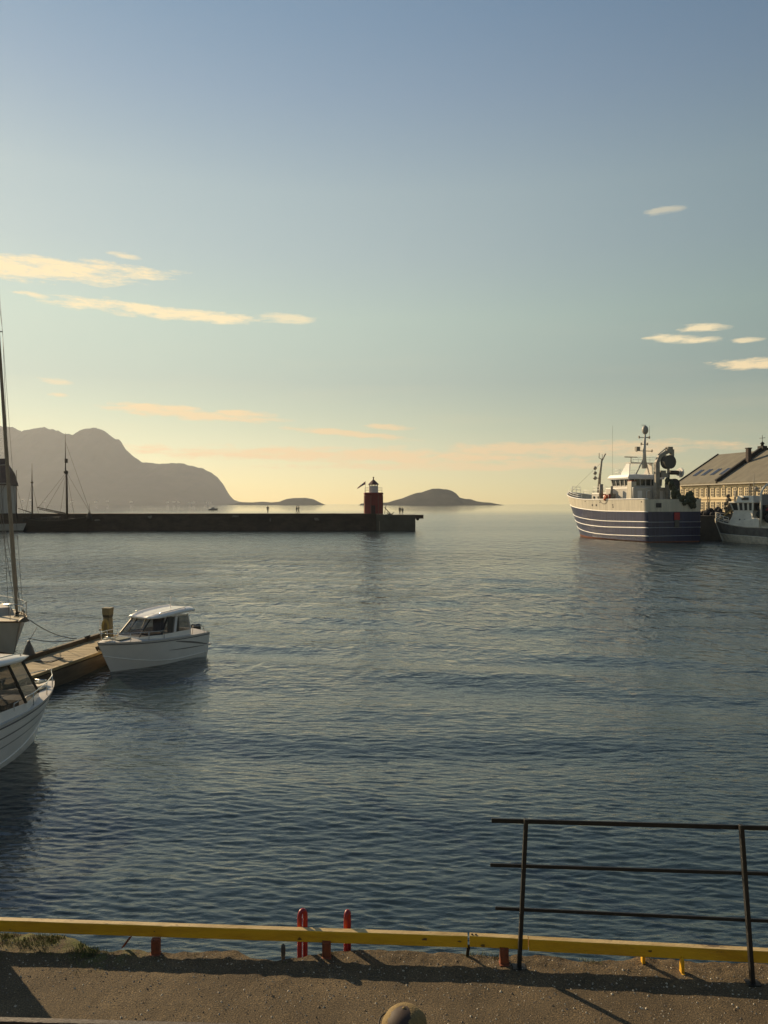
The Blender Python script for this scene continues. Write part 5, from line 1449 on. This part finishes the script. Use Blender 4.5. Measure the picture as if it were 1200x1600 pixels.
# ------------------------------------------------------------------ small cabin motorboats
gel = mat('gelcoat_white', (.85, .80, .72), .28, var=.04, vscale=2, coat=.3)
gel2 = mat('gelcoat_deck', (.60, .56, .50), .5, var=.05, vscale=4)
gstripe = mat('hull_stripe_grey', (.20, .18, .16), .4)
bglass = glass_mat('cabin_glass', (.04, .042, .04), .03, .62)
steel = mat('stainless', (.62, .60, .56), .22, metal=1.0)
seatm = mat('seat_brown', (.07, .05, .035), .8); seatg = mat('seat_green_grey', (.13, .145, .12), .8)
def motorboat(loc, fw, label, L_, B_, zb, zs, cab, stripe_fn, red_stripes=False):
    """cab = (x_aft, x_mid, x_front, roof_front, w, z_sill, z_roof)"""
    root = thing('motorboat', (loc[0], loc[1], 0), math.atan2(fw[1], fw[0]), label, 'motorboat', 'cabin motorboats at the pontoon')
    sh = lambda s: zs + (zb - zs) * s ** 1.5
    ch = lambda s: .16 + .46 * max(0, (s - .35) / .65) ** 2.0
    P, half, Lz = make_hull(root, L_ * .84, L_, B_, sh, [('bottom', gel, lambda s: -.35, ch), ('hull_side', gel, ch, lambda s: sh(s) - .08), ('gunwale', gel2, lambda s: sh(s) - .08, sh)], zb, plan_p=2.5, mid=.42, stern=.93, wl_fine=.84, ns=40)
    strake(P, root, 'spray_rail', gel, ch, .022)
    strake(P, root, 'rub_rail', mat('rub_rail_grey', (.13, .12, .11), .5), lambda s: sh(s) - .085, .018)
    for zf, s0, s1, r in stripe_fn(sh):
        for sd in (1, -1):
            n = 24
            b = MB()
            top = []; bot = []
            for i in range(n + 1):
                s = s0 + (s1 - s0) * i / n
                wdt = r * math.sin(math.pi * (.06 + .88 * i / n)) ** .6
                z = zf(s)
                a = Vector(P(s, z + wdt, sd)); c = Vector(P(s, z - wdt, sd))
                a.y += sd * .006; c.y += sd * .006
                top.append(tuple(a)); bot.append(tuple(c))
            b.grid([top, bot]); b.build('hull_stripe', gstripe, root)
    # deck with crown and recessed bow well
    b = MB()
    rows = []
    for i in range(28):
        s = .02 + .965 * i / 27
        z0 = sh(s) - .01
        rows.append([(P(s, z0, 1)[0], half(s, sh(s)) * q, z0 + .10 * (1 - q * q) * min(1, (1 - s) * 3)) for q in (.99, .85, .6, .3, 0, -.3, -.6, -.85, -.99)])
    b.grid(rows); b.build('deck', gel2, root)
    xa, xm, xf, xr, w, z0, z1 = cab
    def ring(a, m_, f, ww, z, zf=None):
        return [(a, -ww, z), (m_, -ww, z), (f, -ww * .62, z if zf is None else zf), (f + .06, 0, z if zf is None else zf), (f, ww * .62, z if zf is None else zf), (m_, ww, z), (a, ww, z)]
    lo = ring(xa, xm, xf, w, z0); hi = ring(xa + .05, xm - .42, xr, w * .86, z1)
    b = MB(); b.grid([ring(xa, xm + .02, xf + .05, w * 1.03, sh(.5) - .05), lo], smooth=False, close=True); b.build('cabin_coaming', gel, root)
    b = MB(); b.grid([lo, hi], smooth=False, close=True); gz = b.build('glazing', bglass, root)
    for i in range(7):
        if i == 3: continue
        b = MB(); b.bar(lo[i], Vector(hi[i]) + Vector((0, 0, .02)), .055 if i in (1, 5) else .045, .045); b.build('pillar', mat('pillar_dark', (.035, .03, .025), .4) if i in (1, 5, 2, 4) else gel, gz)
    for i in (1, 5):    # side door frame
        y = lo[i][1]; hy = hi[i][1]
        b = MB(); b.bar(((xa + xm) / 2 + .1, y, z0), ((xa + xm) / 2 - .1, hy, z1), .12, .05); b.build('door_pillar', gel, gz)
    # roof: crowned shell with two ridges and a dark sunroof
    rows = []
    for i in range(13):
        t = i / 12
        x = xa - .28 + (xr + .16 - xa + .28) * t
        ww = w * (.96 if t < .6 else .96 - .30 * ((t - .6) / .4) ** 2)
        zz = z1 + .05 + .13 * (1 - t) ** 1.3 + .05 * math.sin(math.pi * t)
        rows.append([(x, ww * q, zz + hgt * min(1, (1 - t) * 5 + .15)) for q, hgt in ((1.0, -.07), (.97, .0), (.85, .035), (.70, .075), (.60, .075), (.52, .03), (.25, .045), (-.25, .045), (-.52, .03), (-.60, .075), (-.70, .075), (-.85, .035), (-.97, .0), (-1.0, -.07))])
    b = MB(); b.grid(rows); rf = b.build('roof', gel, root); so = rf.modifiers.new('s', 'SOLIDIFY'); so.thickness = .05; so.offset = -1
    b = MB(); b.box((xa + (xr - xa) * .62, 0, z1 + .145), ((xr - xa) * .42, w * .72, .025), Matrix.Rotation(.05, 3, 'Y')); b.build('sunroof', bglass, rf)
    for sd in (1, -1):
        b = MB(); b.tube([(xa + .1, sd * w * .80, z1 + .2), (xa + .15, sd * w * .8, z1 + .27), (xr - .3, sd * w * .74, z1 + .19), (xr - .25, sd * w * .74, z1 + .12)], .014, 6); b.build('roof_rail', steel, rf)
    b = MB(); b.tube([(xa + .2, 0, z1 + .2), (xa + .18, 0, z1 + .6)], .012, 6); b.ball((xa + .18, 0, z1 + .62), .03, 8); b.build('mast_light', gel, rf)
    # inside: helm seat backs and console
    for sd in (1, -1):
        b = MB(); b.box((xa + .45, sd * w * .45, z0 + .18), (.18, w * .55, .62)); b.build('seat', seatm, root, bevel=.03)
    b = MB(); b.box((xm - .1, 0, z0 - .06), (.5, w * 1.4, .14)); b.build('dashboard', seatm, root, bevel=.02)
    # bow rails
    for sd in (1, -1):
        pts = [Vector(P(s, sh(s), sd)) * 1 for s in (.52, .66, .80, .90)]
        pts = [Vector((p.x, p.y * .9, p.z)) for p in pts]
        top = [p + Vector((0, 0, .30)) for p in pts]
        b = MB(); b.tube([pts[0]] + top + ([Vector((L_ * .955, sd * .10, zb + .30))]), .013, 6); b.build('bow_rail', steel, root)
        for p, q in zip(pts[1:], top[1:]):
            b = MB(); b.tube([p, q], .012, 6); b.build('rail_post', steel, root)
    b = MB(); b.tube([(L_ * .955, -.10, zb + .30), (L_ * .985, 0, zb + .30), (L_ * .955, .10, zb + .30)], .013, 6); b.build('bow_rail', steel, root)
    b = MB(); b.box((L_ * .90, 0, zb + .07), (.30, .20, .05)); b.tube([(L_ * .9, -.14, zb + .12), (L_ * .9, .14, zb + .12)], .02, 8); b.build('bow_cleat', steel, root)
    b = MB(); b.box((xf + .45, 0, sh(.8) + .03), (.55, .7, .10)); b.build('bow_cushion', seatg, root, bevel=.03)
    for sd in (1, -1):
        b = MB(); b.tube([(xa - .05, sd * w * 1.05, sh(.2)), (xa - .08, sd * w * 1.05, sh(.2) + .32), (.30, sd * w * 1.05, sh(.05) + .26), (.25, sd * w * 1.05, sh(.05))], .013, 6); b.build('stern_rail', steel, root)
    # outboard
    b = MB(); b.box((-.22, 0, .92), (.36, .34, .46), taper=.85); om = b.build('outboard_cowl', mat('outboard_black', (.02, .02, .022), .3), root, bevel=.05)
    b = MB(); b.box((-.24, 0, .35), (.16, .14, .9)); b.box((-.16, 0, .62), (.34, .24, .16)); b.build('outboard_leg', mat('outboard_black', (.02, .02, .022), .3), om)
    b = MB(); b.box((.05, 0, .40), (.7, B_ * .75, .06)); b.build('swim_platform', gel2, root, bevel=.02)
    return root
def st1(sh): return [(lambda s: sh(s) - .13 - .42 * (1 - s) ** 2.2 * 1.2 + .14, .02, .42, .035), (lambda s: sh(s) - .40 - .10 * (1 - s), .06, .50, .018)]
def st2(sh): return [(lambda s: sh(s) - .30 - .05 * (1 - s), .10, .97, .016), (lambda s: sh(s) - .50 - .10 * (1 - s), .10, .93, .010)]
motorboat((-7.72, 30.85), (-.5, -.866), 'white cabin motorboat moored alone at the end of the pontoon', 4.62, 2.1, 1.14, .94, (.95, 2.45, 3.22, 2.60, .86, 1.17, 1.74), st1)
motorboat((-10.05, 14.9), (.215, .977), 'white cabin motorboat with two hull stripes cropped by the left edge', 5.75, 2.25, 1.30, 1.02, (1.0, 3.35, 4.30, 3.75, .98, 1.34, 2.28), st2)

# ------------------------------------------------------------------ sailing yacht, left edge
def yacht():
    f = Vector((.68, -.73)).normalized(); bow = Vector((-13.95, 29.5)); L_ = 9.6
    st = bow - f * L_
    root = thing('sailing_yacht', (st.x, st.y, 0), math.atan2(f.y, f.x), 'weathered white sailing yacht with furled foresail at the left edge', 'yacht')
    hm = mat('yacht_hull', (.46, .41, .34), .5, col2=(.36, .31, .25), vscale=1.2, stretch=(1, 1, .4)); wood = mat('yacht_teak', (.16, .09, .045), .6, var=.3, vscale=5)
    sh = lambda s: 1.10 + .34 * s ** 1.6
    P, half, Lz = make_hull(root, 8.6, L_, 3.0, sh, [('bottom', mat('antifoul', (.10, .04, .03), .8), lambda s: -.6, lambda s: .12), ('hull_side', hm, lambda s: .12, sh)], 1.5, plan_p=2.2, mid=.4, stern=.72, wl_fine=.85, ns=36)
    strake(P, root, 'toe_rail', wood, lambda s: sh(s) + .02, .035)
    b = MB(); b.grid([[(P(s, sh(s), 1)[0], half(s, sh(s)) * q, sh(s) + .06 * (1 - q * q)) for q in (.98, .5, 0, -.5, -.98)] for s in [.02 + .96 * i / 20 for i in range(21)]]); b.build('deck', mat('yacht_deck', (.40, .34, .24), .8, var=.15, vscale=8), root)
    b = MB(); b.box((4.6, 0, 1.42), (3.6, 1.7, .42), taper=.86); cb = b.build('coachroof', hm, root, bevel=.06)
    for x in (3.6, 4.6, 5.6):
        for sd in (1, -1):
            b = MB(); b.box((x, sd * .80, 1.45), (.55, .06, .14)); b.build('cabin_window', bglass, cb)
    spar = mat('mast_alloy', (.42, .37, .30), .4, var=.1, vscale=2)
    b = MB(); b.tube([(6.1, 0, 1.2), (6.05, 0, 17.2)], [.075, .06], 10); ms = b.build('mast', spar, root)
    for z, w in ((7.6, .62), (13.2, .40)):
        b = MB(); b.tube([(6.05, -w, z + .05), (6.05, 0, z), (6.05, w, z + .05)], .025, 6); b.build('spreader', spar, ms)
    b = MB(); b.tube([(6.0, 0, 2.1), (2.2, 0, 2.15)], .06, 8); b.tube([(5.8, 0, 2.27), (4, 0, 2.32), (2.4, 0, 2.25)], [.10, .14, .09], 8); b.build('boom', mat('sail_cover', (.05, .06, .09), .8), root)
    base = Vector((9.15, 0, 1.75)); top = Vector((6.15, 0, 16.6))
    pts = [base.lerp(top, t) for t in (0, .03, .1, .3, .6, .85, .95, 1)]
    b = MB(); b.tube(pts, [.045, .06, .085, .08, .065, .045, .02, .012], 10); b.build('furled_foresail', mat('furled_sail', (.34, .27, .19), .8, col2=(.24, .19, .13), vscale=3, stretch=(4, 4, .6), bump=.3, bscale=12), root)
    b = MB(); b.lathe((9.17, 0, 1.62), [(.10, 0), (.11, .03), (.07, .05), (.07, .13), (.11, .15), (.10, .18)], 12); b.build('furler_drum', iron, root)
    wire = mat('rigging_wire', (.10, .09, .08), .5)
    for sd in (1, -1):
        for (p, q) in (((6.0, sd * 1.1, 1.3), (6.05, sd * .62, 7.65)), ((6.05, sd * .62, 7.65), (6.05, sd * .40, 13.25)), ((6.05, sd * .40, 13.25), (6.05, 0, 16.9)), ((6.5, sd * 1.05, 1.35), (6.0, 0, 7.6)), ((5.5, sd * 1.1, 1.3), (6.0, 0, 7.6))):
            b = MB(); b.tube([p, q], .009, 5); b.build('shroud', wire, root)
    b = MB(); b.tube([(.1, 0, 1.2), (6.05, 0, 17.0)], .009, 5); b.build('backstay', wire, root)
    b = MB(); b.tube([(8.2, .0, 1.5), (6.05, 0, 13.2)], .009, 5); b.build('inner_forestay', wire, root)
    b = MB(); b.tube([(9.5, .12, 1.7), (6.2, .1, 16.8)], .007, 5); b.build('halyard', wire, root)
    # pulpit and lifelines
    for sd in (1, -1):
        P0 = Vector((8.0, sd * half(.83, 1.5) * .92, 1.45)); P1 = Vector((9.1, sd * half(.95, 1.5) * .9, 1.5))
        b = MB(); b.tube([P0, P0 + Vector((0, 0, .58)), P1 + Vector((.1, 0, .62)), Vector((9.75, 0, 2.12))], .014, 6); b.tube([P1, P1 + Vector((.1, 0, .62))], .012, 6); b.build('pulpit', steel, root)
        for s in (.15, .32, .5, .66):
            q = Vector((s * L_, sd * half(s, sh(s)) * .95, sh(s)))
            b = MB(); b.tube([q, q + Vector((0, 0, .6))], .012, 6); b.build('stanchion', steel, root)
        for hh in (.6, .32):
            b = MB(); b.tube([Vector((s * L_, sd * half(s, sh(s)) * .95, sh(s) + hh)) for s in (.05, .15, .32, .5, .66, .83)], .007, 5); b.build('lifeline', wire, root)
    # anchor on the bow roller
    am = mat('anchor_galv', (.09, .08, .065), .6)
    b = MB(); b.bar((9.0, 0, 1.58), (9.95, 0, 1.66), .16, .06); b.build('bow_roller', steel, root)
    b = MB(); b.bar((9.1, 0, 1.68), (9.95, 0, 1.72), .05, .05); b.add([(9.75, -.02, 1.70), (10.10, 0, 1.74), (9.95, -.22, 1.52), (9.95, .22, 1.52), (10.15, 0, 1.50)], [(0, 2, 1), (0, 1, 3), (1, 2, 4), (1, 4, 3), (0, 3, 4, 2)]); b.tube([(9.6, 0, 1.72), (9.8, 0, 1.95), (10.0, 0, 1.9), (10.12, 0, 1.7)], .018, 6); b.build('anchor', am, root)
    return root
YR = yacht()
def fender():
    p = at(45, 1046, 27.1)
    root = thing('fender', (p.x, p.y, .20), 0, 'grey teardrop fender hanging at the yacht bow beside the pontoon', 'fender')
    b = MB(); b.lathe((0, 0, 0), [(.02, 0), (.14, .05), (.21, .17), (.225, .34), (.20, .52), (.13, .74), (.06, .88), (.05, .96)], 16); b.build('body', mat('fender_grey_rubber', (.095, .085, .07), .5, var=.2, vscale=4), root)
    b = MB(); b.tube([(0, 0, .94), (-.25, 1.2, 1.25)], .012, 6); b.build('line', mat('mooring_rope', (.055, .05, .045), .9), root)
fender()
ropem = mat('mooring_rope', (.055, .05, .045), .9)
def rope(a, c, sag, label):
    pts = []
    for i in range(17):
        t = i / 16
        p = a.lerp(c, t); p.z -= sag * 4 * t * (1 - t)
        pts.append(p - a)
    b = MB(); b.tube(pts, .016, 6)
    tag(b.build('mooring_line', ropem, None, a), label, 'rope', 'mooring lines of the yacht')
rope(at(47, 969, 29.6), on(120, 998, PZ + .15), .16, 'upper dark mooring line from the yacht bow to the pontoon cleat')
rope(at(44, 997, 29.2), on(116, 1000, PZ + .1), .10, 'lower dark mooring line from the yacht side to the pontoon edge')
